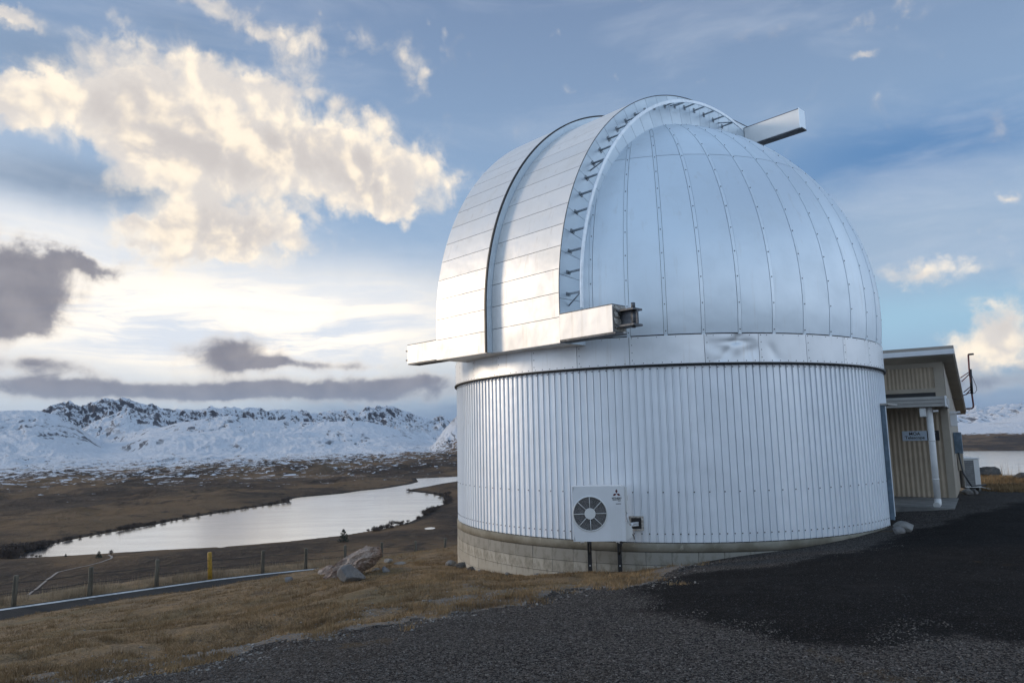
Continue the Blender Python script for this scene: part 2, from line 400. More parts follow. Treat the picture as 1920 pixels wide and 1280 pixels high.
# ---------------------------------------------------------------- ground heights
ctrl = [(0, 0, -1.65), (-.05, 4.9, -1.68), (3.2, 4.75, -1.62), (2.9, 7.8, -1.70), (5.5, 9, -1.68), (9, 9, -1.6), (14, 12, -1.6),
        (8.9, 15.1, -1.63), (10.3, 16.9, -1.62), (12.1, 18.9, -1.66), (12, 15, -1.62), (16, 21, -1.72), (15, 26, -1.78), (20, 26, -1.75), (22, 18, -1.65),
        (-.83, 14.44, -2.59), (-.23, 13.54, -2.50), (1.18, 12.4, -2.30), (1.77, 12.14, -2.22), (2.36, 11.97, -2.12), (3.03, 11.87, -2.06), (3.72, 11.87, -1.98),
        (4.66, 12.03, -1.88), (5.76, 12.51, -1.83), (6.68, 13.21, -1.78), (7.58, 14.34, -1.75), (-1.23, 15.61, -2.66), (-1.3, 17.5, -2.85), (0, 20, -3.1), (3.5, 22, -2.8), (8, 21, -2.1),
        (0, -15, -1.6), (-15, -15, -2.2), (15, -15, -1.5), (-10, 0, -2.6), (12, 0, -1.55), (10, -5, -1.5), (25, 0, -1.5), (-20, 0, -4.2),
        (3, 34, -5.), (10, 33, -3.6), (18, 32, -2.6)]
for x, y, d in [(0, 1280, 6.3), (300, 1280, 5.6), (600, 1280, 5.25), (300, 1180, 9.4), (0, 1200, 12.), (600, 1180, 7.9), (700, 1100, 11.5), (650, 1085, 14.6),
                (0, 1163, 18.4), (200, 1128, 20.4), (400, 1102, 23.3), (590, 1071, 26.), (850, 1034, 21.), (760, 1050, 20.), (850, 1026, 27.), (450, 1160, 12.), (450, 1210, 8.5)]:
    ctrl.append(tuple(at(x, y, d)))
PB = []                                             # fence posts
for px_, inv, yb in [(25, .0476, 1137), (168, .0450, 1117), (293, .0415, 1100), (394, .0389, 1086), (492, .0362, 1075), (573, .03355, 1067), (647, .0317, 1060), (715, .02995, 1053.5), (779, .0283, 1047.5), (834, .0269, 1042)]:
    PB.append(at(px_, yb, 1/inv))
PB = np.array(PB); PB0 = PB[0]-(PB[1]-PB[0]); PB = np.vstack([PB0-(PB[1]-PB[0])*[1, 1, .3], PB0, PB])
for p in PB[::2]:
    ctrl.append(tuple(p)); q = p + np.array([.87, -.5, 0])*1.9; ctrl.append((q[0], q[1], p[2]-.02))
ctrl = np.array(ctrl)
def tps(r2): return .5*r2*np.log(r2+1e-9)
A_ = tps(((ctrl[:, None, :2]-ctrl[None, :, :2])**2).sum(-1)) + np.eye(len(ctrl))*.6
Pm = np.hstack([np.ones((len(ctrl), 1)), ctrl[:, :2]])
sol = np.linalg.solve(np.block([[A_, Pm], [Pm.T, np.zeros((3, 3))]]), np.concatenate([ctrl[:, 2], np.zeros(3)]))
def rbf(x, y):
    z = sol[-3]+sol[-2]*x+sol[-1]*y
    for k in range(len(ctrl)): z = z + sol[k]*tps((x-ctrl[k, 0])**2+(y-ctrl[k, 1])**2)
    return z
EA = np.array([-180, -120, -60, -45, -35, -30.7, -26.6, -23, -19.4, -16.2, -13.2, -10.3, -7.7, -5.4, 0, 15, 26, 30, 36, 60, 120, 180.])
ER = np.array([40, 26, 22, 23, 25.7, 26.3, 27.4, 28.3, 29.6, 31.4, 33, 34.8, 36.3, 38, 38, 36, 30, 28.5, 29, 32, 40, 40.])+.5
def edge_r(azd): return np.interp(azd, EA, ER)
# lake outline, traced on the valley floor
LZ = -300.
lake_px = [(30, 1047), (100, 1043), (190, 1038), (300, 1031), (420, 1025), (540, 1015), (640, 1004), (720, 991), (765, 980), (795, 966), (797, 957), (815, 950), (836, 944), (832, 932), (812, 926), (790, 923),
           (766, 920.5), (768, 917.5), (800, 912), (830, 906), (858, 902), (930, 893), (1000, 884), (1000, 876), (930, 885), (858, 893), (780, 896.5), (784, 903), (770, 907), (720, 915.5), (680, 919), (640, 925), (560, 932), (541, 936), (544, 941), (520, 944), (480, 950.5),
           (430, 958), (380, 966), (330, 975), (280, 985), (210, 997), (150, 1008), (95, 1020), (50, 1032)]
lake = np.array([onz(x, y, LZ)[:2] for x, y in lake_px])
def poly_sd(x, y, P):                               # signed distance, negative inside
    d2 = np.full(x.shape, 1e18); ins = np.zeros(x.shape, bool); n = len(P)
    for k in range(n):
        ax, ay = P[k]; bx, by = P[(k+1) % n]; ex, ey = bx-ax, by-ay
        t = np.clip(((x-ax)*ex+(y-ay)*ey)/(ex*ex+ey*ey), 0, 1)
        d2 = np.minimum(d2, (x-ax-ex*t)**2+(y-ay-ey*t)**2)
        cnd = ((ay > y) != (by > y)) & (x < (bx-ax)*(y-ay)/(by-ay+1e-12)+ax)
        ins ^= cnd
    d = np.sqrt(d2); return np.where(ins, -d, d)
def prof(pts):
    a = np.array([azel(x, y) for x, y in pts]); return a[:, 0], np.tan(np.radians(a[:, 1]))
far_peaks = prof([(-300,770),(-100,765),(0,775),(60,775),(85,765),(100,759),(113,755),(128,750),(140,756),(152,762),(162,758),(175,752),(186,750),(195,746),(206,748),(218,752),(230,748),(240,750),(262,758),(275,760),(285,757),(300,766),(330,769),(350,768),(375,770),(395,763),(408,766),(420,762),(432,764),(440,761),(455,767),(470,764),(490,764),(500,772),(515,768),(530,767),(545,770),(560,769),(575,771),(585,777),(600,774),(620,770),(640,770),(655,768),(672,774),(680,770),(690,763),(700,765),(708,761),(716,764),(724,760),(740,764),(755,770),(775,776),(795,784),(805,787),(818,781),(830,779),(845,790),(858,792),(900,790),(1300,775),(1700,770),(1780,772),(1812,768),(1830,760),(1850,765),(1880,760),(1900,757),(1925,756),(2100,760)])
near_snow = prof([(-300,775),(-100,770),(0,770),(40,768),(70,769),(110,778),(140,795),(165,812),(190,834),(240,825),(280,806),(330,793),(380,785),(430,778),(470,784),(540,789),(600,791),(650,788),(690,790),(730,800),(780,818),(830,838),(900,842),(1300,838),(1700,830),(1780,806),(1840,795),(1880,786),(1925,772),(2100,765)])
pyramid = prof([(90,850),(150,818),(180,800),(212,780),(240,764),(258,772),(280,784),(300,797),(335,840),(340,850),(2000,850)])
valley_side = prof([(-300,860),(800,846),(812,836),(835,803),(858,778),(890,752),(930,745),(1200,760),(1500,800),(1700,850),(2100,850)])
def H(x, y):
    r = np.hypot(x, y); azd = np.degrees(np.arctan2(x, y)); re = edge_r(azd)
    f = np.minimum(1., re/np.maximum(r, 1e-3))
    xe, ye = x*f, y*f
    zn = rbf(xe, ye)
    d = np.maximum(r-re, 0)
    hill = zn - .5*np.where(d < 6, d*d/12., d-3)
    left = sstep(azd, 8., -2.)
    rg = sstep(azd, 12, 24)
    floor = -292 + 4*sstep(r, 2600, 1400)
    floor = floor + np.interp(r, [0, 3000, 6000, 8000, 12000, 15000, 18000, 60000], [0, 4, 18, 32, 62, 85, 115, 250.])*(1-rg)
    hm = fbm(x/420., y/420., 5, 3, .5, True); hm2 = fbm(x/1500., y/1500., 4, 9)
    amp = np.interp(r, [900, 2200, 3000, 7000, 16000], [12, 14, 46, 76, 90])
    floor = floor + (hm-.62)*amp*1.0 + (hm2-.5)*amp*2.0
    rf = np.interp(r, [0, 11500, 11900, 14000, 17000, 20000], [-345, -345, -318, -190, -60, 60.])
    floor = floor*(1-rg) + (rf + (hm-.5)*40*sstep(r, 11600, 15000))*rg
    sd = poly_sd(x, y, lake)
    shore = LZ + np.where(sd < 0, np.maximum(sd*.2, -8), np.minimum(sd*.09+1.2, 26))
    k = sstep(sd, 30, 420)
    lowl = np.where(rg > .5, floor, shore*(1-k)+np.maximum(floor, LZ+2.5)*k)
    z = lowl
    wr = fbm(x/3000., y/3000., 6, 21, .5, True)-.6
    wr2 = fbm(x/1100., y/1100., 6, 44, .55, True)-.6
    wr3 = fbm(x/380., y/380., 4, 91, .55, True)-.6
    gul = fbm(azd*.9+wr*5., r/2600.+wr2*2., 5, 61, .5, True)-.6          # gullies running down towards the valley
    gul2 = fbm(azd*2.6+wr*6., r/1400.+wr2*2., 4, 67, .5, True)-.6
    for (pa, pt), rk, wf, na, jag in ((valley_side, 15500, 3600, .4, .02), (near_snow, 19500, 5600, .30, .004), (pyramid, 23500, 4200, .5, .03), (far_peaks, 30000, 7500, .9, .085)):
        te = np.interp(azd, pa, pt)
        crest = te*r
        rel = 1 - np.abs(r-rk + wr*3200*na + gul*1500*na)/wf
        sh = np.clip(rel, 0, 1.)**1.15
        hh = z*(1-sh) + crest*sh
        big = np.clip((crest-z)/1500, .1, 1.)
        mid = np.clip(sh*(1-sh)*4, 0, 1)
        hh = hh + (wr2*520+wr*500+gul2*300)*mid*na*big + (hm2-.5)*160*mid + (wr2*.8+gul2*.6+wr3*1.1)*1500*jag*sstep(sh, .6, 1.)
        z = np.where(crest > z, np.maximum(z, hh), z)
    return np.maximum(hill, z), sd, d, left

def polar(azs, rs, name, material, zoff=0, micro=True):
    A, Rr = np.meshgrid(np.radians(azs), rs); X = Rr*np.sin(A); Y = Rr*np.cos(A)
    Z, sd, d, left = H(X, Y)
    if micro:
        fade = sstep(Rr, 70, 40)
        Z = Z + ((fbm(X*1.1, Y*1.1, 4, 5)-.5)*.16 + (fbm(X*5, Y*5, 3, 8)-.5)*.035)*fade*MICRO(X, Y)
    V = np.stack([X, Y, Z+zoff], -1).reshape(-1, 3)
    nr, na = X.shape; i = np.arange(nr-1)[:, None]*na+np.arange(na-1)[None]
    F = np.stack([i, i+1, i+na+1, i+na], -1).reshape(-1, 4)[:, ::-1]
    return V, F, sd.ravel(), left.ravel(), X, Y, Rr

# regions of the near ground, outlined with the photo's pixels and laid on the ground
def gpt(x, y):                                      # where a sight line meets the near ground
    v = ray(x, y); lo, hi = 2., 80.
    for _ in range(40):
        md = (lo+hi)/2; p = v*(md/v[1])
        if p[2] > rbf(np.array(p[0]), np.array(p[1])): lo = md
        else: hi = md
    return (v*(hi/v[1]))
yard = [gpt(x, y)[:2] for x, y in [(150, 1279), (260, 1252), (340, 1246), (420, 1226), (520, 1215), (640, 1192), (740, 1172), (860, 1150), (960, 1130), (1060, 1112), (1130, 1100), (1200, 1093), (1262, 1076), (1300, 1064)]]
yard = np.array(yard + [np.array(p) for p in [(2.9, 12.), (3.4, 16.), (8.5, 23.), (12.6, 22.), (13.6, 21.8), (17, 21.0), (26, 24), (40, 20), (40, -30), (-6, -30), (-5, -2), (-2.6, 3.2)]])
tar = np.array([gpt(x, y)[:2] for x, y in [(1175, 1100), (1290, 1075), (1420, 1062), (1600, 1035), (1700, 1000)]] + [np.array(p) for p in [(13, 17), (22, 12), (16, 7)]] + [gpt(x, y)[:2] for x, y in [(1990, 1215), (1800, 1190), (1640, 1215), (1480, 1200), (1330, 1165), (1230, 1140)]])
ROADV = np.array([.87, -.5])
fl = PB[:, :2]
def fence_side(X, Y):                               # perpendicular distance on the camera side of the fence
    best = np.full(np.shape(X), 1e9); sg = np.zeros(np.shape(X))
    for k in range(len(fl)-1):
        a, b = fl[k], fl[k+1]; e = b-a; t = ((X-a[0])*e[0]+(Y-a[1])*e[1])/(e@e)
        lo = -30. if k == 0 else 0.; hi = 30. if k == len(fl)-2 else 1.
        t = np.clip(t, lo, hi); qx = X-a[0]-e[0]*t; qy = Y-a[1]-e[1]*t; d = np.hypot(qx, qy)
        s_ = np.sign(qx*ROADV[0]+qy*ROADV[1]); u = d < best; best = np.where(u, d, best); sg = np.where(u, s_, sg)
    return best*sg
def MICRO(X, Y):
    y_ = poly_sd(X, Y, yard); f = fence_side(X, Y)
    return np.where(y_ < 0, .30, 1.)*np.where((f > -.1) & (f < 2.6), .0, 1.)
_rbf = rbf
def rbf(x, y):                                      # cut the road flat below the grass shoulder
    z = _rbf(x, y); f = fence_side(x, y)
    bank = sstep(f, 3.0, 4.3)
    return z - .07*sstep(f, -.4, .1)*sstep(f, 2.35, 2.0)

# ground materials
def grassmat(t, b, i):
    tc = t.new('ShaderNodeTexCoord').outputs['Object']
    big = t.noise(tc, .35, 4, .55); mid = t.noise(tc, 2.2, 6, .65, .5); fine = t.noise(t.vm('MULTIPLY', tc, (1, 1, 1)), 26, 6, .72, .6); vf = t.noise(tc, 110, 3, .7)
    c = t.mix(t.ss(fine, .36, .66), (.095, .058, .030, 1), (.37, .245, .12, 1))
    c = t.mix(t.m('MULTIPLY', t.ss(mid, .42, .66), .7), c, (.33, .195, .075, 1))
    c = t.mix(t.m('MULTIPLY', t.ss(big, .48, .66), .55), c, (.125, .10, .04, 1))
    c = t.mix(t.m('MULTIPLY', t.ss(mid, .44, .30), .8), c, (.05, .035, .022, 1))
    st = t.voro(tc, 22.); sn = t.noise(tc, .8, 5, .6)
    stm = t.m('MULTIPLY', t.ss(st, .25, .12), t.ss(sn, .52, .62))
    c = t.mix(stm, c, (.22, .21, .20, 1))
    at_ = t.new('ShaderNodeAttribute', attribute_name='yardedge').outputs['Fac']
    peb = t.m('MULTIPLY', t.ss(t.m('ADD', at_, t.m('MULTIPLY', t.m('SUBTRACT', mid, .5), 2.2)), .35, .75), t.ss(t.noise(tc, 45, 3, .6), .40, .52))
    c = t.mix(peb, c, t.mix(t.noise(tc, 60, 2), (.05, .05, .05, 1), (.32, .31, .30, 1)))
    t.put(i['Base Color'], t.mix(t.ss(vf, .3, .7), t.mix(.5, c, (.03, .02, .01, 1)), c)); i['Roughness'].default_value = .95
    h = t.m('ADD', t.m('ADD', t.m('MULTIPLY', mid, 2.), fine), t.m('ADD', t.m('MULTIPLY', vf, .3), t.m('MULTIPLY', stm, .6)))
    t.put(i['Normal'], t.bump(h, 1., .035))
M['grass'] = mat('dry_grass_turf', grassmat)
def gravelmat(t, b, i):
    tc = t.new('ShaderNodeTexCoord').outputs['Object']
    ta = t.new('ShaderNodeAttribute', attribute_name='tar').outputs['Fac']
    v1 = t.voro(tc, 55., out='Color'); d1 = t.voro(tc, 55.); v2 = t.voro(tc, 140., out='Color')
    n = t.noise(tc, 1.2, 6, .65); big = t.noise(tc, .25, 4, .6); f = t.noise(tc, 200, 3, .7)
    g = t.sep(v1)[0]
    c = t.mix(t.m('POWER', g, 2.2), (.022, .021, .022, 1), (.15, .15, .155, 1))
    c = t.mix(t.ss(t.sep(v2)[0], .8, 1.), c, (.20, .20, .20, 1))
    c = t.mix(t.m('MULTIPLY', t.ss(n, .5, .7), .5), c, (.045, .040, .036, 1))
    tm = t.ss(t.m('ADD', ta, t.m('MULTIPLY', t.m('SUBTRACT', n, .5), .9)), .35, .65)
    td = t.mix(t.ss(t.sep(v2)[0], .86, 1.), (.012, .0115, .012, 1), (.12, .12, .125, 1))
    td = t.mix(t.m('MULTIPLY', t.ss(t.noise(tc, .9, 7, .7), .52, .66), .6), td, (.04, .04, .042, 1))
    c = t.mix(t.m('MULTIPLY', tm, .92), c, td)
    c = t.mix(t.m('MULTIPLY', t.ss(t.noise(tc, .55, 6, .6), .64, .70), .6), c, (.12, .09, .05, 1))
    i['Specular IOR Level'].default_value = .06
    t.put(i['Base Color'], t.mix(1., c, t.mix(tm, (.80, .71, .63, 1), (.52, .45, .39, 1)), 'MULTIPLY')); t.put(i['Roughness'], t.ss(tm, 0., 1., .95, .85))
    h = t.m('ADD', t.m('MULTIPLY', t.m('SUBTRACT', 1., d1), t.ss(tm, 0., 1., 1., .35)), t.m('MULTIPLY', f, .4))
    t.put(i['Normal'], t.bump(h, .9, .016))
M['gravel'] = mat('dark_gravel', gravelmat)
def farmat(t, b, i):
    geo = t.new('ShaderNodeNewGeometry'); tc = geo.outputs['Position']; nz = t.sep(geo.outputs['Normal'])[2]
    sn = t.new('ShaderNodeAttribute', attribute_name='snow').outputs['Fac']
    alp = t.new('ShaderNodeAttribute', attribute_name='alpine').outputs['Fac']
    sh = t.new('ShaderNodeAttribute', attribute_name='shore').outputs['Fac']
    k = t.vm('SCALE', tc, .001)
    n1 = t.noise(k, 1.1, 8, .62, .3); n2 = t.noise(k, 6., 8, .66, .5); n3 = t.noise(k, 24., 6, .68)
    c = t.mix(t.ss(n1, .42, .58), (.052, .033, .021, 1), (.175, .108, .056, 1))  # tan and dark contrast also paints in relief shading of the folds
    c = t.mix(t.ss(n2, .50, .66, 0., .85), c, (.030, .022, .017, 1))
    c = t.mix(t.ss(n3, .52, .68, 0., .6), c, (.15, .105, .062, 1))
    c = t.mix(t.m('MULTIPLY', t.ss(t.m('ADD', sh, t.m('MULTIPLY', t.m('SUBTRACT', n3, .5), 1.5)), .4, .8), .9), c, (.018, .014, .011, 1))
    # snow lies in patches that close up with distance and height
    q = t.m('ADD', t.m('MULTIPLY', n2, .55), t.m('MULTIPLY', n3, .45))
    ks = t.vm('MULTIPLY', k, (1., 1., 5.))
    q2 = t.noise(ks, 9., 7, .62, .8)
    qq = t.m('ADD', t.m('MULTIPLY', q, .5), t.m('MULTIPLY', q2, .5))
    thr = t.ss(sn, 0., 1., .70, .22, 'LINEAR')
    sm = t.ss(t.m('SUBTRACT', qq, thr), -.012, .014)
    # bare rock on the steep, high ground
    rk = t.m('MULTIPLY', alp, t.ss(t.m('ADD', nz, t.m('MULTIPLY', t.m('SUBTRACT', q2, .5), .9)), .80, .74))
    px_, py_, pz_ = t.sep(k)
    stv = t.xyz(t.m('ADD', t.m('MULTIPLY', px_, 3.4), t.m('MULTIPLY', pz_, 3.)), t.m('MULTIPLY', py_, .35), t.m('MULTIPLY', pz_, .6))
    stk = t.noise(t.vm('ADD', stv, t.vm('SCALE', t.noise(k, .8, 3, color=True), 1.6)), 1.7, 6, .6, .3)
    stm = t.m('MULTIPLY', t.m('MULTIPLY', t.ss(stk, .53, .60), t.ss(nz, .985, .93)), t.ss(t.noise(k, .35, 2, .5), .47, .54))
    sm = t.m('MULTIPLY', sm, t.m('SUBTRACT', 1., t.m('MULTIPLY', stm, .85)))
    sm = t.m('MULTIPLY', sm, t.m('SUBTRACT', 1., rk))
    c = t.mix(t.m('MULTIPLY', t.m('MAXIMUM', alp, stm), .8), c, (.030, .034, .048, 1))
    c = t.mix(sm, c, (.72, .74, .78, 1))
    t.put(i['Base Color'], c); i['Roughness'].default_value = .9
    i['Specular IOR Level'].default_value = .2
    t.put(i['Normal'], t.bump(t.m('ADD', n2, t.m('MULTIPLY', n3, .4)), .8, 130.))
M['far'] = mat('valley_and_mountains', farmat)
def water(t, b, i):
    tc = t.new('ShaderNodeNewGeometry').outputs['Position']
    i['Base Color'].default_value = (.012, .018, .022, 1); i['Metallic'].default_value = 0
    i['IOR'].default_value = 1.33; i['Specular IOR Level'].default_value = 1.
    n = t.noise(t.vm('MULTIPLY', tc, (.001, .003, .001)), 3., 4, .55)
    t.put(i['Roughness'], t.ss(n, .4, .6, .15, .24))
    i['Coat Weight'].default_value = 1.; i['Coat IOR'].default_value = 3.0; i['Coat Roughness'].default_value = .15
    t.put(i['Normal'], t.bump(t.noise(t.vm('SCALE', tc, .05), 3., 5, .6), .04, 1.))
M['water'] = mat('still_lake_water', water)
def asphalt(t, b, i):
    tc = t.new('ShaderNodeTexCoord').outputs['Object']
    n = t.noise(tc, 60, 4, .7); g = t.noise(tc, 1.5, 5, .6)
    c = t.mix(t.ss(n, .4, .65), (.020, .0195, .019, 1), (.048, .047, .047, 1)); c = t.mix(t.ss(g, .4, .7, 0., .4), c, (.05, .05, .052, 1))
    t.put(i['Base Color'], c); i['Roughness'].default_value = .9; i['Specular IOR Level'].default_value = .15; t.put(i['Normal'], t.bump(n, .5, .008))
M['asphalt'] = mat('road_asphalt', asphalt)
M['paint'] = plain('road_marking_white', (.50, .49, .47), .7, 0, .25, 10, .1)
M['track'] = plain('pale_track', (.24, .20, .17), .9, 0, .2, .02, 0)

# near ground: dry turf and the dark gravel yard, two sheets that meet along an uneven edge
azs = np.concatenate([np.arange(-180, -50, 3.), np.arange(-50, 50, .14), np.arange(50, 180.1, 3.)])
rs = np.concatenate([[.02, .5, 1., 1.6, 2.2], np.geomspace(2.8, 62, 330)])
V, F, sd, left, X, Y, Rr = polar(azs, rs, 'near', None)
ysd = poly_sd(X, Y, yard) + (fbm(X*1.3, Y*1.3, 5, 31)-.5)*1.5
ysd = ysd.ravel()
fm = ysd[F].mean(1)
gin = fm < 0
def sub(V, F, sel, name, material, **tags):
    Fs = F[sel]; u, inv = np.unique(Fs, return_inverse=True)
    return np_mesh(name, V[u], inv.reshape(Fs.shape), material, True, **tags), u
gr, ug = sub(V, F, ~gin, 'grass_ground', M['grass'], kind='structure', label='dry tawny turf sloping down from the gravel yard to the road')
ge = sstep(np.abs(ysd[ug]) * 1., 1.3, .0)
stony = np.zeros(len(ug))
for x, y, rr in [(300, 1235, 1.3), (420, 1215, 1.1), (860, 1125, .9), (160, 1275, 1.), (700, 1150, .8), (900, 1100, .6)]:
    p = gpt(x, y); stony = np.maximum(stony, 1-np.hypot(V[ug, 0]-p[0], V[ug, 1]-p[1])/rr)
attr(gr, 'yardedge', np.clip(ge*.8+np.clip(stony, 0, 1)*.8, 0, 1))
gv, ugv = sub(V, F, gin, 'gravel_yard', M['gravel'], kind='structure', label='dark gravel and tar yard in front of the observatory')
attr(gv, 'tar', sstep(-poly_sd(V[ugv, 0], V[ugv, 1], tar), -.8, .8))

# valley, moraines and mountains
azs = np.concatenate([np.arange(-75, -42, 1.), np.arange(-42, -2.5, .078), np.arange(-2.5, 27, .5), np.arange(27, 42, .078), np.arange(42, 75.1, 1.)])
rs = np.concatenate([[55.], np.geomspace(60, 1150, 30), np.geomspace(1180, 9000, 300), np.geomspace(9030, 16000, 120), np.linspace(16060, 33500, 250), [36000, 42000, 50000]])
V, F, sd, left, X, Y, Rr = polar(azs, rs, 'far', None, micro=False)
V[(Rr.ravel() < 61), 2] -= 1.5
farob = np_mesh('terrain', V, F, M['far'], True, kind='structure', label='brown valley floor rising to snow covered mountains')
azv = np.degrees(np.arctan2(V[:, 0], V[:, 1])); rv = Rr.ravel(); zv = V[:, 2]
snl = np.interp(rv, [3000, 4500, 7000, 9500, 12000, 15000, 17500], [.04, .16, .32, .43, .54, .74, 1.2])
snl = snl*np.interp(azv, [-40, -18, -9, -4], [1., 1., .85, .62])
snl = np.maximum(snl, sstep(zv, -110, 110)*1.2*(rv > 9000))
snr = sstep(zv, -190, 20)*1.2
attr(farob, 'snow', np.where(azv > 12, snr, snl))
attr(farob, 'alpine', sstep(zv, 120, 700))
attr(farob, 'shore', sstep(sd, 75, 5)*(sd > 0)*(rv > 1000)*np.where(rv > 2600, 1., .55))
# water
lk = MB(); P2 = lake.mean(0)
big = np.array([(x, y) for x, y in lake]); 
lk.add([(-4200, 800, LZ), (1800, 800, LZ), (1800, 11000, LZ), (-4200, 11000, LZ)], [(0, 1, 2, 3)])
lk.build('lake', M['water'], kind='structure', label='long still lake in the brown valley on the left')
lk = MB(); lk.add([(600, 1500, -320), (14000, 1500, -320), (14000, 16000, -320), (2600, 16000, -320)], [(0, 1, 2, 3)])
lk.build('lake', M['water'], kind='structure', label='wide pale lake far beyond the shed on the right')
def hz(x, y): return float(H(np.array([[x]]), np.array([[y]]))[0][0, 0])
def farpt(x, y):                                    # march the sight line onto the far terrain
    v = ray(x, y); ds = np.geomspace(900, 12000, 500); P = v[None]*(ds/v[1])[:, None]
    z = H(P[:, 0][None], P[:, 1][None])[0][0]; k = np.argmax(P[:, 2] < np.maximum(z, LZ)); return P[k, 0], P[k, 1], max(z[k], LZ)
# pale farm track
tk = []
for x, y in [(62, 1137), (50, 1128), (52, 1117), (68, 1105), (90, 1086), (108, 1074), (130, 1068), (165, 1061), (190, 1054), (208, 1048), (210, 1044), (203, 1040)]:
    tk.append(farpt(x, y))
tk = np.array(tk); tt = np.linspace(0, len(tk)-1, 90); tx = np.interp(tt, range(len(tk)), tk[:, 0]); ty = np.interp(tt, range(len(tk)), tk[:, 1])
Zt = H(tx[None], ty[None])[0][0]; tm = MB(); vv = []
for k in range(90):
    a = max(k-1, 0); b = min(k+1, 89); d = np.array([tx[b]-tx[a], ty[b]-ty[a]]); d /= np.hypot(*d); nrm = np.array([-d[1], d[0]])*2.6
    zz = max(Zt[k], hz(tx[k]+nrm[0], ty[k]+nrm[1]), hz(tx[k]-nrm[0], ty[k]-nrm[1]))+.8
    vv += [(tx[k]+nrm[0], ty[k]+nrm[1], zz), (tx[k]-nrm[0], ty[k]-nrm[1], zz)]
tm.add(vv, [(2*k, 2*k+1, 2*k+3, 2*k+2) for k in range(89)], True); tm.build('track', M['track'], kind='structure', label='pale farm track winding through the brown grassland')
for x, y, rx, lb in ((806, 990.5, 17, 'small pale pond on the brown slope beside the observatory wall'), (417, 1026, 12, 'tiny pale pond by the near shore of the lake')):
    p = farpt(x, y); zz = max(hz(p[0]+dx_, p[1]+dy_) for dx_ in (-rx, 0, rx) for dy_ in (-18, 0, 18))+.6
    b = MB(); b.add([(p[0]+rx*math.cos(a), p[1]+rx*1.6*math.sin(a), zz) for a in np.linspace(0, 2*PI, 25)[:-1]], [tuple(range(24))]); b.build('pond', M['water'], kind='structure', label=lb)

# road below the fence with its white edge line
def offs(o_): 
    out = []
    for k in range(len(fl)):
        a = fl[max(k-1, 0)]; b = fl[min(k+1, len(fl)-1)]; d = (b-a)/np.hypot(*(b-a)); n_ = np.array([d[1], -d[0]]); out.append(fl[k]+n_*o_)
    return np.array(out)
def dens_(P, n=90):
    k = np.linspace(0, len(P)-1, n); return np.stack([np.interp(k, range(len(P)), P[:, j]) for j in range(P.shape[1])], 1)
def strip(o0, o1, zo, name, material, nw=6, **tags):
    rows = [dens_(offs(o0+(o1-o0)*j/nw)) for j in range(nw+1)]
    zc = dens_(PB)[:, 2]
    Vv = np.stack([np.column_stack([r_, zc-.02*j+zo]) for j, r_ in enumerate(rows)], 0); n = Vv.shape[1]
    i_ = np.arange(nw)[:, None]*n+np.arange(n-1)[None]
    Ff = np.stack([i_, i_+1, i_+n+1, i_+n], -1).reshape(-1, 4)
    return np_mesh(name, Vv.reshape(-1, 3), Ff, material, True, **tags)
strip(.10, 2.1, .03, 'road', M['asphalt'], kind='structure', label='narrow grey asphalt road below the turf bank')
strip(.28, .40, .038, 'road_marking', M['paint'], 1, kind='structure', label='white edge line painted along the road')

# ---------------------------------------------------------------- the air
def hazef():
    mt = bpy.data.materials.new('air'); mt.use_nodes = True; t = NT(mt.node_tree)
    for n in list(t.n): t.n.remove(n)
    v = t.new('ShaderNodeVolumePrincipled'); v.inputs['Density'].default_value = 4.0e-6; v.inputs['Color'].default_value = (.62, .76, 1., 1); v.inputs['Anisotropy'].default_value = .1
    t.l.new(v.outputs[0], t.new('ShaderNodeOutputMaterial').inputs['Volume']); return mt
b = MB(); b.box(-56000, 56000, -1200, 56000, -420, 2600); b.build('haze', hazef(), kind='stuff', label='thin blue air over the valley')

# ---------------------------------------------------------------- OBSERVATORY
obs = empty('observatory', (0, 0, 0), 'round silver observatory with ribbed metal wall, panelled dome and wide shutter', 'observatory')
def revolve(name, prof_, material, parent, a0=-180, a1=180, n=180, smooth=True, **tags):
    b = MB(); vv = [cyl(a0+(a1-a0)*i/n, r, z) for i in range(n+1) for r, z in prof_]; k = len(prof_)
    b.add(vv, [(i*k+j, (i+1)*k+j, (i+1)*k+j+1, i*k+j+1) for i in range(n) for j in range(k-1)], smooth)
    return b.build(name, material, parent, **tags)
# foundation
fnd = revolve('foundation', [(RW-.02, ZB-.005), (RW+.005, -1.93), (RW+.005, -3.6)], M['gap'], obs)  # dark core backs the joints; its bare top rim paints the cladding's shadow line
revolve('bond_beam', [(RW-.05, ZB-.014), (RW+.020, ZB-.014), (RW+.026, ZB-.02), (RW+.026, -1.905), (RW+.0, -1.912)], M['beam'], fnd)
bk = MB()
bm_ = None
def block_mesh(dz):
    b = MB(); A0, A1 = -2.53, 2.53
    b.patch(lambda u, v, o: (math.sin(R_(A0+(A1-A0)*u))*(RW+.024+o), -math.cos(R_(A0+(A1-A0)*u))*(RW+.024+o), dz[0]+(dz[1]-dz[0])*v), 2, 1, .02)
    me = bpy.data.meshes.new('concrete_block'); me.from_pydata(b.v, [], b.f); me.polygons.foreach_set('use_smooth', b.sm); me.update(); me.materials.append(M['block']); return me
courses = [(-2.112, -1.917), (-2.312, -2.120), (-2.512, -2.320), (-2.72, -2.520), (-2.92, -2.728)]
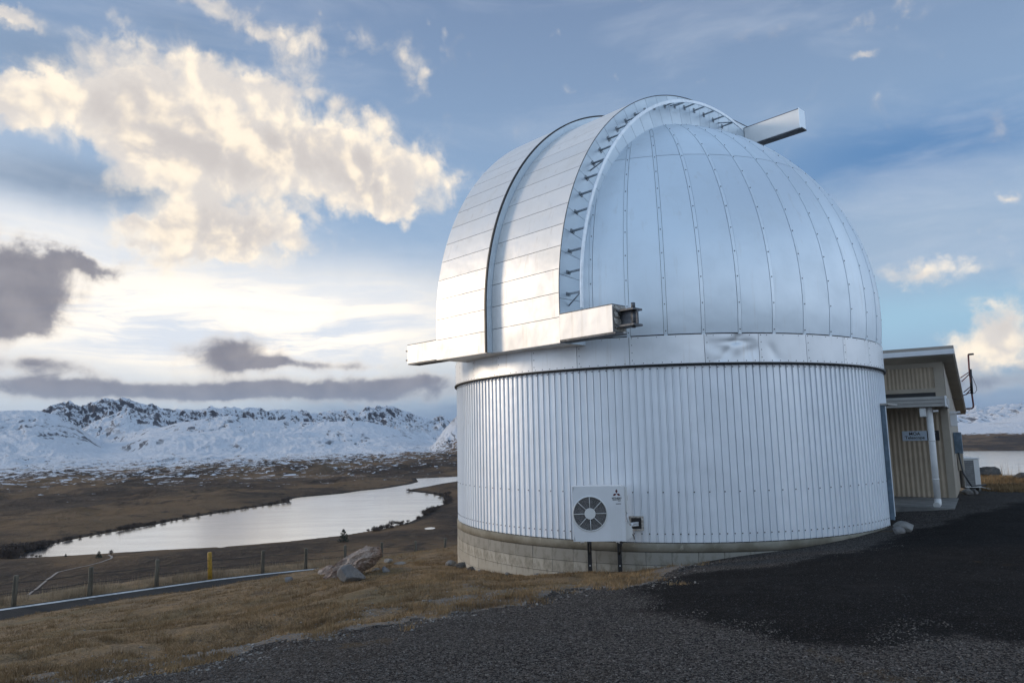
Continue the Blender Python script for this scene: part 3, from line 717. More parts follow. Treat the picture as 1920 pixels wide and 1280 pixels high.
for ci, cz in enumerate(courses):
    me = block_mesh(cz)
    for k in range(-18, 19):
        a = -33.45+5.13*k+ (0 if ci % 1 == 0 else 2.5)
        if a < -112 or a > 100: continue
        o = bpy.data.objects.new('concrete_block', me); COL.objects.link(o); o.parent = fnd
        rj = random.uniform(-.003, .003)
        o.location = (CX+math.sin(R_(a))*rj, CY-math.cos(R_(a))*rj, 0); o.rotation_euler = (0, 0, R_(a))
# ribbed wall
DOOR0, DOOR1 = 50.3, 68.
wall = revolve('drum_wall', [(RW-.05, ZB+.01), (RW-.05, ZT+.02)], M['gap'], obs, 68.5-360, 50., 300)
revolve('drum_wall_head', [(RW-.05, .47), (RW-.05, ZT+.02)], M['gap'], obs, 50, 68.5, 12)
PIT = 1.5319
def sheet(a0, n, z0, z1):
    b = MB(); pts = []
    for k in range(n):
        for f_, h in ((0., 0), (.35, .003), (.64, 0), (.69, 0), (.70, -.022), (.735, -.022), (.745, .022), (.865, .022), (.875, -.022), (.91, -.022), (.92, 0)):
            pts.append((k+f_, h))
    pts.append((n, 0))
    V_ = []; Fq = []
    for j, z in enumerate((z0, z1)):
        for p, h in pts: V_.append(cyl(a0+p*PIT, RW-.012+h, z))
    m_ = len(pts); Fq = [(i, i+1, m_+i+1, m_+i) for i in range(m_-1)]
    b.add(V_, Fq, False)
    return b
RA0 = -9.95-PIT*.8
ns = 5
k = 0
scr = MB()
def screw(b, a, r, z, s_=.011, h=.006):
    c0 = Vector(cyl(a, r, z)); n = Vector((math.sin(R_(a)), -math.cos(R_(a)), 0)); t_ = Vector((n.y, -n.x, 0)); u_ = Vector((0, 0, 1))
    V_ = [c0+(t_*math.cos(q)+u_*math.sin(q))*s_ + n*e for e in (0, h) for q in [PI/3*j for j in range(6)]]
    b.add(V_, [(6, 7, 8, 9, 10, 11)]+[(j, (j+1) % 6, 6+(j+1) % 6, 6+j) for j in range(6)])
for g in range(47):
    a0 = RA0 + (g-23)*ns*PIT
    am = a0+ns*PIT/2; amn = (am+180) % 360-180
    indoor = DOOR0-4 < amn < DOOR1
    if indoor and amn < DOOR0+1:                    # the last sheets before the door are cut to fit
        pass
    z0 = .47 if (DOOR0+.5 < amn < DOOR1) else ZB
    b = sheet(a0, ns, z0, ZT+.004)
    b.build('cladding_sheet', M['clad'], wall)
    if -100 < amn < 75:
        for q in range(ns):
            ar = a0+(q+.8025)*PIT
            arn = (ar+180) % 360-180
            if arn > 100 or arn < -100: continue
            if not (DOOR0+.5 < arn < DOOR1): screw(scr, ar, RW+.010, -1.62)
            if (g*ns+q) % 2 == 0: 
                screw(scr, ar, RW+.010, -.95) if not (DOOR0 < arn < DOOR1) else None
            screw(scr, ar, RW+.010, ZT-.035, .010)
scr.build('wall_screws', M['screw'], wall, kind='stuff')
# rubber seal and band
revolve('rubber_seal', [(RW-.04, ZT+.006), (RW+.055, ZT+.001), (RW+.060, ZT+.035), (RB, ZT+.040)], M['rubber'], obs, n=240)
band = revolve('ring_band', [(RB-.030, ZT+.03), (RB-.030, ZS+.01)], M['gap'], obs, n=240)
dents = {(-1): 1, 0: 1}
bs = MB()
for g in range(31):
    st_ = 360/31.
    a0 = -1.75+11.52*g if g else -1.75
    a0 = -1.75 + (g)*11.49 ; 
    a1 = a0+11.49
    if g == 30: a1 = -1.75+360 if False else a0+360-30*11.49+0
    if a0 >= 358.2: continue
    a1 = min(a1, -1.75+360)
    an = (a0+180) % 360-180
    isd = abs(an+1.75) < .1; isd2 = abs(an-9.74) < .2
    def bf(u, v, o, a0=a0, a1=a1, isd=isd, isd2=isd2):
        a = a0+.05+(a1-a0-.10)*u; z = ZT+.042+(ZS-.006-ZT-.042)*v; r = RB+o
        if isd and o == 0 and 0 < u < 1 and 0 < v < 1:
            r += -.022*math.exp(-((u-.55)**2/.06+(v-.72)**2/.006)) - .028*math.exp(-((u-.8)**2/.02+(v-.35)**2/.05)) + .010*math.sin(u*9+v*5)*math.exp(-((v-.5)**2/.1)) - .014*math.exp(-((u-.25-v*.4)**2/.006))
        if isd2 and o == 0 and 0 < u < 1 and 0 < v < 1:
            r += -.018*math.exp(-((u-.15-.2*(1-v))**2/.008+(v-.3)**2/.12))
        return cyl(a, r, z)
    b = MB(); b.patch(bf, 28 if isd or isd2 else 10, 14 if isd or isd2 else 1, .02)
    b.build('band_panel', M['band'], band, label='dented band panel' if isd else None)
    for zz in (ZT+.12, ZT+.25, ZT+.38, ZT+.50): screw(bs, a0+.55, RB, zz, .008, .004)
    for q in range(6): screw(bs, a0+q*1.915+.9, RB, ZT+.065, .008, .004)
    for q in range(3): screw(bs, a0+q*3.83+1.9, RB, ZS-.03, .007, .004)
bs.build('band_screws', M['screw'], band, kind='stuff')
# dome
def sph(a, e, o=0): 
    a_, e_ = R_(a), R_(e); r = RS+o; return (CX+r*math.cos(e_)*math.sin(a_), CY-r*math.cos(e_)*math.cos(a_), ZC+r*math.sin(e_))
b = MB(); na_, ne_ = 144, 40
vv = [sph(360*i/na_, -8.4+(98.4)*j/ne_, -.016) for j in range(ne_) for i in range(na_)]+[(CX, CY, ZC+RS-.016)]
b.add(vv, [(j*na_+i, j*na_+(i+1) % na_, (j+1)*na_+(i+1) % na_, (j+1)*na_+i) for j in range(ne_-1) for i in range(na_)]+[((ne_-1)*na_+i, (ne_-1)*na_+(i+1) % na_, na_*ne_) for i in range(na_)], True)
dome = b.build('dome_shell', M['gap'], obs)
GP = 360/47.; ds = MB()
for g in range(47):
    a0 = -1.75+GP*g
    hw = .040/RS*57.3/2
    def dp(e0, e1):
        def f_(u, v, o):
            e = e0+(e1-e0)*v; c_ = max(math.cos(R_(e)), .05); gp_ = (.035/RS*57.3)/c_
            return sph(a0+gp_+(GP-2*gp_)*u, e, o)
        return f_
    b = MB(); b.patch(dp(-8.0, 37.42), 5, 22, .012); b.build('dome_panel', M['dome'], dome)
    b = MB(); b.patch(dp(37.58, 76.), 5, 16, .012); b.build('dome_panel', M['dome'], dome)
    def bt(u, v, o):
        e = -8.3+(76+8.3)*v; c_ = max(math.cos(R_(e)), .05); w_ = (.029/RS*57.3)/c_; return sph(a0+(2*u-1)*w_, e, .006+o)
    b = MB(); b.patch(bt, 1, 40, .02); b.build('batten', M['dome'], dome)
    an = (a0+180) % 360-180
    if -60 < an < 120:
        for e in np.arange(-7.3, 70, 5.52):
            c0 = Vector(sph(a0, e, .007)); n = (c0-Vector((CX, CY, ZC))).normalized(); t_ = n.cross(Vector((0, 0, 1))).normalized(); u_ = n.cross(t_)
            V_ = [c0+(t_*math.cos(q)+u_*math.sin(q))*.010 + n*h_ for h_ in (0, .007) for q in [PI/3*j for j in range(6)]]
            ds.add(V_, [(6, 7, 8, 9, 10, 11)]+[(j, (j+1) % 6, 6+(j+1) % 6, 6+j) for j in range(6)])
ds.build('dome_screws', M['screw'], dome, kind='stuff')

# shutter doors: an arc in the slit plane extruded along the rails
SZ0 = 1.567
def path(R, l):                                     # l = arc length from the bottom edge
    h0 = ZC-SZ0; q = R*PI/2
    if l < h0: return (R, SZ0+l, 1., 0.)
    if l < h0+q:
        th = (l-h0)/R; return (R*math.cos(th), ZC+R*math.sin(th), math.cos(th), math.sin(th))
    d = l-h0-q; return (-d, ZC+R+.035*d, 0., 1.)
def plen(R, send=2.0): return ZC-SZ0 + R*PI/2 + send
PS = R_(4.83)
near_d = empty('shutter_door', (0, 0, 0), parent=obs); 
far_d = empty('shutter_door', (0, 0, 0), parent=obs)
def door(parent, R, t0, t1, l0, pitch, gapz=.005):
    L = plen(R); ls = [0.]+list(np.arange(l0, L-.15, pitch))+[L]
    b = MB(); n = 90; vv = []
    for j in range(n+1):
        s_, z_, ns_, nz_ = path(R-.014, plen(R-.014)*j/n)
        vv += [stz(s_, t0+.004, z_), stz(s_, t1-.004, z_)]
    b.add(vv, [(2*j, 2*j+1, 2*j+3, 2*j+2) for j in range(n)], True)
    # soffit and back end
    b.add([stz(4.2, t0+.01, SZ0+.012), stz(4.2, t1-.01, SZ0+.012), stz(R-.015, t1-.01, SZ0+.012), stz(R-.015, t0+.01, SZ0+.012)], [(0, 1, 2, 3)])
    b.add([stz(-2.0, t0+.01, 6.2), stz(-2.0, t1-.01, 6.2), stz(-2., t1-.01, ZC+R+.05), stz(-2., t0+.01, ZC+R+.05)], [(0, 3, 2, 1)])
    b.build('door_frame', M['gap'], parent)
    for a_, c_ in zip(ls[:-1], ls[1:]):
        def f_(u, v, o):
            s_, z_, n1, n2 = path(R, a_+gapz+(c_-a_-2*gapz)*v); return stz(s_+o*n1, t0+(t1-t0)*u, z_+o*n2)
        q = MB(); q.patch(f_, 1, 4, .013); q.build('shutter_panel', M['shutter'], parent)
RN, RF = 5.04, 5.175
door(near_d, RN, -.08, 1.65, .44, RN*PS)
door(far_d, RF, -1.64, -.10, .40, RF*R_(4.55))
# soffit sheets
for par, t0, t1, R in ((near_d, -.08, 1.64, RN), (far_d, -1.63, -.10, RF)):
    b = MB(); b.box(4.25, R-.004, t0, t1, SZ0-.004, SZ0+.008, stz); b.build('soffit_panel', M['shutter'], par)
def cheek(parent, R, t, sgn, ri=4.36, half=.5):
    h0 = ZC-SZ0; L = plen(R); ls = [0., h0]
    l = h0+R*PS
    while l < L-.1: ls.append(l); l += R*PS
    ls.append(L)
    def inner(l):
        s_, z_, n1, n2 = path(R, l)
        if l <= h0: return ri, z_
        if l < h0+R*PI/2: return ri*n1, ZC+ri*n2
        d = l-h0-R*PI/2; zz = math.sqrt(max(ri*ri-d*d*.81, .1)); return -d*.9, ZC+zz
    for a_, c_ in zip(ls[:-1], ls[1:]):
        def f_(u, v, o):
            l_ = a_+.004+(c_-a_-.008)*v; s_, z_, n1, n2 = path(R-.0015, l_); si, zi = inner(l_)
            return stz(si+(s_-si)*u, t+sgn*o, zi+(z_-zi)*u)
        q = MB(); q.patch(f_, 1, 3, .012); q.sm = [False]*len(q.sm); q.build('cheek_panel', M['cheek'], parent)
    b = MB(); n = 80; vv = []
    for j in range(n+1):
        l_ = L*j/n; s_, z_, _, _ = path(R-.016, min(l_, plen(R-.016))); si, zi = inner(l_); vv += [stz(si, t-sgn*.011, zi), stz(s_, t-sgn*.011, z_)]
    b.add(vv, [(2*j, 2*j+1, 2*j+3, 2*j+2) for j in range(n)], False); b.build('cheek_backing', M['gap'], parent)
cheek(near_d, RN, 1.651, 1); cheek(far_d, RF, -1.641, -1)
# lip of the far door where it overlaps the near one, with its black seal
b = MB(); n = 120; vv = []
L = plen(RF)
b2 = MB(); v2 = []
for j in range(n+1):
    s_, z_, n1, n2 = path(RF-.001, L*j/n); vv += [stz(s_-.2*n1, -.098, z_-.2*n2), stz(s_, -.098, z_), stz(s_, -.085, z_), stz(s_-.2*n1, -.085, z_-.2*n2)]
b.add(vv, [(4*j+q, 4*j+(q+1) % 4, 4*j+4+(q+1) % 4, 4*j+4+q) for j in range(n) for q in range(4)], False)
b.build('overlap_lip', M['cheek'], far_d)
for j in range(n+1):
    s_, z_, n1, n2 = path(RF+.002, plen(RF+.002)*j/n)
    v2 += [stz(s_, -.115, z_), stz(s_+.028*n1, -.115, z_+.028*n2), stz(s_+.028*n1, -.075, z_+.028*n2), stz(s_, -.075, z_)]
b2.add(v2, [(4*j+q, 4*j+(q+1) % 4, 4*j+4+(q+1) % 4, 4*j+4+q) for j in range(n) for q in range(4)], False)
b2.build('black_seal', M['rubber'], far_d)
# thin dark edge trims
for par, R, t in ((near_d, RN, 1.655),):
    b = MB(); b.tube([stz(path(R, plen(R)*j/120)[0], t, path(R, plen(R)*j/120)[1]) for j in range(121)], .008, 5); b.build('edge_trim', M['steel'], par)
# curved rail on brackets
rail = MB(); vv = []; n = 110; RR = 4.81; TL = 1.65+.31
for j in range(n+1):
    th = -.045+ (R_(103)+.045)*j/n
    if th < 0: s_, z_, n1, n2 = RR, ZC+RR*th*.9, 1, 0
    else: s_, z_, n1, n2 = RR*math.cos(th), ZC+RR*math.sin(th), math.cos(th), math.sin(th)
    for a_, b_ in ((-.03, -.012), (.03, -.012), (.03, .012), (-.03, .012)): vv.append(stz(s_+a_*n1, TL+b_, z_+a_*n2))
rail.add(vv, [(4*j+q, 4*j+4+q, 4*j+4+(q+1) % 4, 4*j+(q+1) % 4) for j in range(n) for q in range(4)], False)
rail_o = rail.build('curved_rail', M['rail'], near_d)
for k in range(22):
    th = R_(1.1+4.63*k)
    if k == 14: th = R_(65.5)
    cs, sn_ = math.cos(th), math.sin(th)
    def rp(dr, tt_, dt): 
        return stz((RR+dr)*cs-dt*sn_, tt_, ZC+(RR+dr)*sn_+dt*cs)
    b = MB()
    for q0, q1 in (((-.012, .0), (.012, .0)),):
        P = [rp(x_, t_, d_) for t_ in (1.653, TL-.013) for x_, d_ in ((-.012, -.016), (.012, -.016), (.012, .016), (-.012, .016))]
        b.add(P, [(0, 1, 2, 3), (4, 7, 6, 5), (0, 4, 5, 1), (1, 5, 6, 2), (2, 6, 7, 3), (3, 7, 4, 0)])
    P = [rp(x_, t_, d_) for t_ in (1.653, 1.663) for x_, d_ in ((-.05, -.03), (.05, -.03), (.05, .03), (-.05, .03))]
    b.add(P, [(0, 1, 2, 3), (4, 7, 6, 5), (0, 4, 5, 1), (1, 5, 6, 2), (2, 6, 7, 3), (3, 7, 4, 0)])
    if k in (0, 7, 16, 21):
        b.tube([rp(-.005, 1.66, -.20), rp(0, TL-.02, -.01)], .013, 6)
    b.build('bracket', M['brk'], rail_o)
# rails under and behind the doors
def ibeam(b, s0, s1, z0, z1, t0, t1):
    sm_ = (s0+s1)/2
    b.box(s0, s1, t0, t1, z1-.03, z1, stz); b.box(s0, s1, t0, t1, z0, z0+.03, stz); b.box(sm_-.02, sm_+.02, t0, t1, z0+.03, z1-.03, stz)
def railcover(s0, s1, z0, z1, t0, t1, tb, stub=True, jag=True):
    b = MB(); b.box(s0, s1, min(t0, t1), max(t0, t1), z0, z1, stz); o = b.build('rail_cover', M['shutter'], obs)
    b = MB(); b.box(s0-.01, s1+.006, min(t0, t1)-.002, max(t0, t1)+.008, z1+.001, z1+.014, stz); b.build('cover_flashing', M['steel'], o)
    b = MB(); b.box(s0+.01, s1-.01, min(t0, t1)+.01, max(t0, t1)+(.04 if t1 > 0 else .01), z0-.03, z0-.003, stz); b.build('cover_base', M['steel'], o)
    if tb is None: return o
    b = MB(); ibeam(b, s0+.03, s1-.05, z0+.07, z1-.09, min(t1, tb), max(t1, tb)); b.build('rail_beam', M['steel'], o)
    if stub:
        b = MB(); e = tb-.07*(1 if tb > 0 else -1); b.tube([stz(s1-.15, e, z1-.09), stz(s1-.15, e, z1+.0)], .035, 10); b.tube([stz(s1-.15, e, z0+.04), stz(s1-.15, e, z1-.09)], .03, 8); b.build('end_stop', M['steel'], o)
    if jag:
        q = MB(); nn = 14; vv = []
        for j in range(nn+1):
            for i_ in range(6):
                vv.append(stz(s0+.01+(s1-s0-.02)*i_/5, t1+.01+random.uniform(0, .055), z0+.01+(z1-z0-.02)*j/nn))
        q.add(vv, [(j*6+i_, j*6+i_+1, (j+1)*6+i_+1, (j+1)*6+i_) for j in range(nn) for i_ in range(5)], False); q.build('torn_foam', M['foam'], o)
    return o
railcover(4.74, 5.055, 1.61, 2.045, 1.66, 2.80, 3.17)
railcover(4.74, 5.055, 1.61, 2.0, -1.66, -2.83, -2.97, True, False)
railcover(-1.98, -1.72, 6.90, 7.345, 1.662, 3.03, None)
railcover(-1.98, -1.72, 6.90, 7.345, -1.652, -3.03, None)
b = MB(); b.box(-2.0, -1.70, 3.03, 3.04, 6.88, 7.365, stz); b.build('rail_end_plate', M['dome'], obs)
# blue-grey door jamb with its cap, at the cut in the wall
def tang(a, r, u_, d_, z):                          # local frame on the wall: u along, d outwards
    a_ = R_(a); return (CX+r*math.sin(a_)+u_*math.cos(a_)+d_*math.sin(a_), CY-r*math.cos(a_)+u_*math.sin(a_)-d_*math.cos(a_), z)
b = MB(); b.box(0, .04, -.06, .085, -1.66, .46, lambda x, y, z: tang(50.2, RW, x, y, z)); dj = b.build('door_jamb', M['bluejamb'], obs)
b = MB(); b.box(-.03, .75, -.06, .15, .462, .495, lambda x, y, z: tang(50.2, RW, x, y, z)); b.build('door_head', M['canopy'], obs)
# framed opening for the pipes
b = MB()
fr = lambda x, y, z: tang(-17.1, RW, x, y, z)
for bx in ((-.12, .12, .02, .045, -1.36, -1.335), (-.12, .12, .02, .045, -1.565, -1.54), (-.12, -.085, .02, .045, -1.54, -1.36), (.085, .12, .02, .045, -1.54, -1.36)): b.box(*bx, fr)
po = b.build('pipe_opening_frame', M['foam'], obs)
b = MB(); b.box(-.084, .084, .012, .026, -1.539, -1.361, fr); b.build('opening_hole', M['gap'], po)

# ---------------------------------------------------------------- text and marks
def text_mesh(txt, size, mat_, parent, M4, name='lettering', bold=0., spacing=1.):
    cu = bpy.data.curves.new(name, 'FONT'); cu.body = txt; cu.size = size; cu.align_x = 'CENTER'; cu.align_y = 'CENTER'; cu.extrude = .001; cu.offset = bold; cu.space_character = spacing
    tmp = bpy.data.objects.new('tmp', cu); COL.objects.link(tmp)
    me = bpy.data.meshes.new_from_object(tmp.evaluated_get(bpy.context.evaluated_depsgraph_get())); bpy.data.objects.remove(tmp)
    me.transform(M4); me.name = name; me.materials.clear()
    return mesh_obj(name, me, mat_, parent)
def frame4(o, ux, uy, nrm):
    m_ = Matrix.Identity(4)
    for i in range(3): m_[i][0], m_[i][1], m_[i][2], m_[i][3] = ux[i], uy[i], nrm[i], o[i]
    return m_

# ---------------------------------------------------------------- air conditioner on the wall
AZA = -20.2                                         # where on the wall it hangs
aa = R_(AZA)
ux = Vector((math.cos(R_(-4)), math.sin(R_(-4)), 0)); nn_ = Vector((ux.y, -ux.x, 0)); up = Vector((0, 0, 1))
A0 = Vector((at(1075.5, 1015, 11.62)))              # lower left front corner
WA, HA, DA = .83, .858, .30
def acf(x, y, z): return tuple(A0 + ux*x - nn_*y + up*z)   # y goes back into the unit
ac = empty('air_conditioner', tuple(A0), 'white air conditioner with a round fan grille hung on the ribbed drum wall', 'air conditioner')
def acl(b, name, mt, parent=None, **kw):
    b.v = [(p[0]-A0[0], p[1]-A0[1], p[2]-A0[2]) for p in b.v]; return b.build(name, mt, parent or ac, **kw)
b = MB(); FCX, FCZ, FR = .275, .43, .268
# body: front face with a round hole
b.box(0, WA, .02, DA, .0, HA, acf, .012)
body = acl(b, 'body', M['whitep'])
b = MB(); n = 48
outer = []
for k in range(n):
    a_ = 2*PI*k/n; cx_, cz_ = math.cos(a_), math.sin(a_); ts_ = []
    for lim, comp, c_ in ((WA-.012, cx_, FCX), (.012, cx_, FCX), (HA-.012, cz_, FCZ), (.012, cz_, FCZ)):
        if abs(comp) > 1e-6:
            q = (lim-c_)/comp
            if q > 0: ts_.append(q)
    q = min(ts_); outer.append((FCX+cx_*q, FCZ+cz_*q))
rings = [[(x_, 0.018, z_) for x_, z_ in outer], [(FCX+(FR+.02)*math.cos(2*PI*k/n), .0, FCZ+(FR+.02)*math.sin(2*PI*k/n)) for k in range(n)],
         [(FCX+FR*math.cos(2*PI*k/n), -.006, FCZ+FR*math.sin(2*PI*k/n)) for k in range(n)], [(FCX+(FR-.008)*math.cos(2*PI*k/n), .015, FCZ+(FR-.008)*math.sin(2*PI*k/n)) for k in range(n)]]
rings[0] = [(x_, .0, z_) for x_, _, z_ in rings[0]]
vv = [acf(*p) for rg in rings for p in rg]
b.add(vv, [(i*n+k, i*n+(k+1) % n, (i+1)*n+(k+1) % n, (i+1)*n+k) for i in range(3) for k in range(n)], False)
x0, x1, z0, z1 = 0, WA, 0, HA
for P in (((0, 0, 0), (WA, 0, 0), (WA, 0, .012), (0, 0, .012)), ((0, 0, HA-.012), (WA, 0, HA-.012), (WA, 0, HA), (0, 0, HA)), ((0, 0, .012), (.012, 0, .012), (.012, 0, HA-.012), (0, 0, HA-.012)), ((WA-.012, 0, .012), (WA, 0, .012), (WA, 0, HA-.012), (WA-.012, 0, HA-.012)),
          ((0, 0, HA), (WA, 0, HA), (WA, .02, HA), (0, .02, HA)), ((WA, 0, 0), (WA, .02, 0), (WA, .02, HA), (WA, 0, HA)), ((0, 0, 0), (0, .02, 0), (0, .02, HA), (0, 0, HA)), ((0, 0, 0), (WA, 0, 0), (WA, .02, 0), (0, .02, 0))):
    b.add([acf(*p) for p in P], [(0, 1, 2, 3)])
acl(b, 'front_panel', M['whitep'])
b = MB(); b.add([acf(FCX+(FR-.006)*math.cos(2*PI*k/n), .0165, FCZ+(FR-.006)*math.sin(2*PI*k/n)) for k in range(n)], [tuple(range(n))]); acl(b, 'fan_housing', M['fan'])
b = MB()
for q in range(3):                                  # fan blades behind the guard
    a_ = 2*PI*q/3+.3; P = [(FCX+r_*math.cos(a_+d_), .015-e_, FCZ+r_*math.sin(a_+d_)) for r_, d_, e_ in ((.06, 0, 0), (.24, .1, 0), (.25, .7, .008), (.07, .8, .008))]
    b.add([acf(*p) for p in P], [(0, 1, 2, 3)])
acl(b, 'fan_blades', M['fan'])
gd = MB()
for q in range(8):
    a_ = PI/4*q+.02; gd.tube([acf(FCX+.085*math.cos(a_), -.006, FCZ+.085*math.sin(a_)), acf(FCX+FR*math.cos(a_), -.006, FCZ+FR*math.sin(a_))], .0058, 5)
gd.tube([acf(FCX+FR*math.cos(2*PI*k/40), -.006, FCZ+FR*math.sin(2*PI*k/40)) for k in range(41)], .008, 6, cap=False)
for rr_ in np.linspace(.11, .25, 9): gd.tube([acf(FCX+rr_*math.cos(2*PI*k/40), -.002, FCZ+rr_*math.sin(2*PI*k/40)) for k in range(41)], .0012, 4, cap=False)
gd_o = acl(gd, 'fan_guard', M['plast'])
b = MB(); b.add([acf(FCX+.086*math.cos(2*PI*k/32), -.012, FCZ+.086*math.sin(2*PI*k/32)) for k in range(32)]+[acf(FCX+.09*math.cos(2*PI*k/32), .0, FCZ+.09*math.sin(2*PI*k/32)) for k in range(32)], [tuple(range(32))]+[(k, (k+1) % 32, 32+(k+1) % 32, 32+k) for k in range(32)]); acl(b, 'guard_hub', M['plast'])
# marks on the front: three diamonds and the maker's lettering
fm4 = lambda x, z: frame4(Vector(acf(x, -.0015, z))-A0, ux, up, nn_)
lx, lz = .705, .735
def diamond(cx_, cz_, l1, l2, ang):
    d1 = (math.cos(ang), math.sin(ang)); d2 = (-d1[1], d1[0])
    return [acf(cx_+d1[0]*l1*s1+d2[0]*l2*s2, -.002, cz_+d1[1]*l1*s1+d2[1]*l2*s2) for s1, s2 in ((1, 0), (0, 1), (-1, 0), (0, -1))]
b = MB()
for ang in (90, 210, 330):
    a_ = R_(ang); b.add(diamond(lx+.036*math.cos(a_), lz+.036*math.sin(a_)+.006, .034, .0195, a_), [(0, 1, 2, 3)])
acl(b, 'maker_emblem', M['red'])
text_mesh('MITSUBISHI', .030, M['ink'], ac, fm4(lx, lz-.065), 'maker_lettering', .0008)
text_mesh('ELECTRIC', .030, M['ink'], ac, fm4(lx, lz-.091), 'maker_lettering', .0008)
b = MB(); b.box(.69, .77, -.003, .0, .575, .585, acf); b.box(.725, .765, -.003, 0, .618, .624, acf); acl(b, 'rating_mark', M['dark'])
b = MB()
for q in range(7): b.box(.60+q*.026, .603+q*.026, -.002, .001, .03, .53, acf)
acl(b, 'press_lines', M['plast'])
# side fittings on the right cheek
b = MB(); b.box(WA+.001, WA+.045, .03, .13, .44, .84, acf, .008); b.box(WA+.045, WA+.055, .05, .11, .62, .70, acf); sb = acl(b, 'side_cover', M['plast'])
b = MB()
prof2 = [(.28, .0), (.26, .06), (.03, .13), (.0, .13), (.0, .0)]
P = [acf(WA+x_, y_, z_) for y_ in (.06, .26) for x_, z_ in ((0, .0), (.05, .02), (.10, .06), (.115, .18), (.05, .26), (0, .28))]
b.add(P, [tuple(range(6))[::-1], tuple(range(6, 12))]+[(k, (k+1) % 6, 6+(k+1) % 6, 6+k) for k in range(6)]); acl(b, 'valve_cover', M['plast'])
hole = Vector(fr(-.03, .03, -1.45))
b = MB(); p0 = Vector(acf(WA+.035, .10, .44)); b.tube([p0, p0-up*.10+ux*.005, p0-up*.17+ux*.03, hole+Vector((-.08, -.05, .0)), hole+Vector((.06, -.02, .01))], .017, 8); acl(b, 'pipe', M['whitep'])
b = MB(); p0 = Vector(acf(WA+.09, .16, .20)); b.tube([p0, p0+ux*.04+up*.05, hole+Vector((-.05, -.04, -.035)), hole+Vector((.06, -.02, -.025))], .017, 8); acl(b, 'pipe', M['whitep'])
b = MB(); p0 = Vector(acf(WA+.10, .2, .1)); b.tube([p0, p0+ux*.04+up*.0-up*.05, p0+ux*.045-up*.1], .008, 6); acl(b, 'drain_hose', M['dark'])
for x_ in (.14, .70):
    b = MB(); b.box(x_-.03, x_+.03, .03, .09, -.022, -.001, acf); acl(b, 'foot', M['whitep'])
for x_ in (.265, .755):                              # steel angles down the block wall
    wx = Vector(acf(x_, 0, 0)); 
    an_ = math.atan2(wx.x-CX, -(wx.y-CY)); an_d = math.degrees(an_)
    # foot on the foundation straight behind
    dy_ = 0
    for it in range(60):
        q = Vector(acf(x_, dy_, 0)); 
        if math.hypot(q.x-CX, q.y-CY) < RW+.075: break
        dy_ += .01
    b = MB(); b.box(x_-.035, x_+.035, dy_-.012, dy_, -.62+.02, -.03, acf); b.box(x_-.035, x_-.027, dy_-.05, dy_-.012, -.60, -.03, acf)
    b.box(x_-.02, x_+.02, -.0+.03, dy_, -.045, -.024, acf); o = acl(b, 'bracket', M['dark'])
    b = MB()
    for z_ in (-.10, -.47): b.box(x_-.010, x_+.010, dy_-.02, dy_-.012, z_-.010, z_+.010, acf)
    acl(b, 'bolt', M['whitep'], o)
    o.children[0].parent if o.children else None
    b = MB(); P = [acf(x_, .035, -.045), acf(x_, dy_-.01, -.28)]; b.tube(P, .012, 6); acl(b, 'brace', M['dark'])

# ---------------------------------------------------------------- the shed behind
sh = empty('shed', (0, 0, 0), 'beige corrugated shed with a sloping roof beside the round observatory', 'shed')
def corr(fn, L, z0, z1, pitch=.105, amp=.011):
    b = MB(); n = int(L/pitch*8); V_ = []
    for j in (0, 1):
        for i in range(n+1):
            x = L*i/n; V_.append(fn(x, amp*math.sin(2*PI*x/pitch), (z0, z1)[j] if not callable(z1) else (z0 if j == 0 else z1(x))))
    b.add(V_, [(i, i+1, n+2+i, n+1+i) for i in range(n)], True); return b
zg = -1.62
b = corr(lambda x, d_, z: shed(-3.0+x, -.004-d_, z), 2.86, zg+.02, .60); b.build('front_wall', M['shedwall'], sh)
b = corr(lambda x, d_, z: shed(-3.0+x, -.004-d_, z), 2.80, .96, 1.46, .086, .010); b.build('upper_wall', M['shedwall'], sh)
b = MB(); b.box(-3., .0, .02, .05, zg, 1.58, shed); b.build('wall_frame', M['shedtrim'], sh)
b = MB(); b.box(-3., -.20, -.03, -.016, 1.46, 1.575, shed); b.box(-3., -.20, -.03, -.016, .86, .96, shed); b.box(-.20, .0, -.03, .02, .60, 1.58, shed); b.build('wall_trim', M['shedtrim'], sh)
b = MB(); b.box(-3., -.2, -.02, .01, .60, .86, shed); b.build('shadow_gap', M['rubber'], sh)  # black strip stands in for the shadow gap below the upper wall
b = MB(); b.box(-.14, .004, -.03, .02, zg, .598, shed); b.build('corner_flashing', M['shedtrim'], sh)
# side wall slopes under the roof
def rz(bb): return 1.69 - .181*(bb+.6)
b = corr(lambda x, d_, z: shed(.008+d_, x+.03, z), 6.0, zg+.02, lambda x: rz(x+.03)-.02); b.build('side_wall', M['shedtrim'], sh)
P = [shed(a_, b_, rz(b_)+dz_) for b_ in (-.55, 6.35) for a_ in (-3.2, .25) for dz_ in (-.01, .05)]
b = MB(); b.add(P, [(0, 2, 6, 4), (1, 5, 7, 3), (0, 1, 3, 2), (4, 6, 7, 5), (2, 3, 7, 6), (0, 4, 5, 1)]); b.build('soffit', M['soffit'], sh)
P = [shed(a_, b_, rz(b_)+dz_) for b_ in (-.60, 6.4) for a_ in (-3.25, .27) for dz_ in (.052, .20)]
b = MB(); b.add(P, [(0, 2, 6, 4), (1, 5, 7, 3), (0, 1, 3, 2), (4, 6, 7, 5), (2, 3, 7, 6), (0, 4, 5, 1)]); rf_ = b.build('roof', M['shedroof'], sh)
b = MB(); zf = rz(-.6); b.box(-3.25, .272, -.70, -.605, zf+.0, zf+.115, shed, .01); b.build('gutter', M['gutter'], rf_)
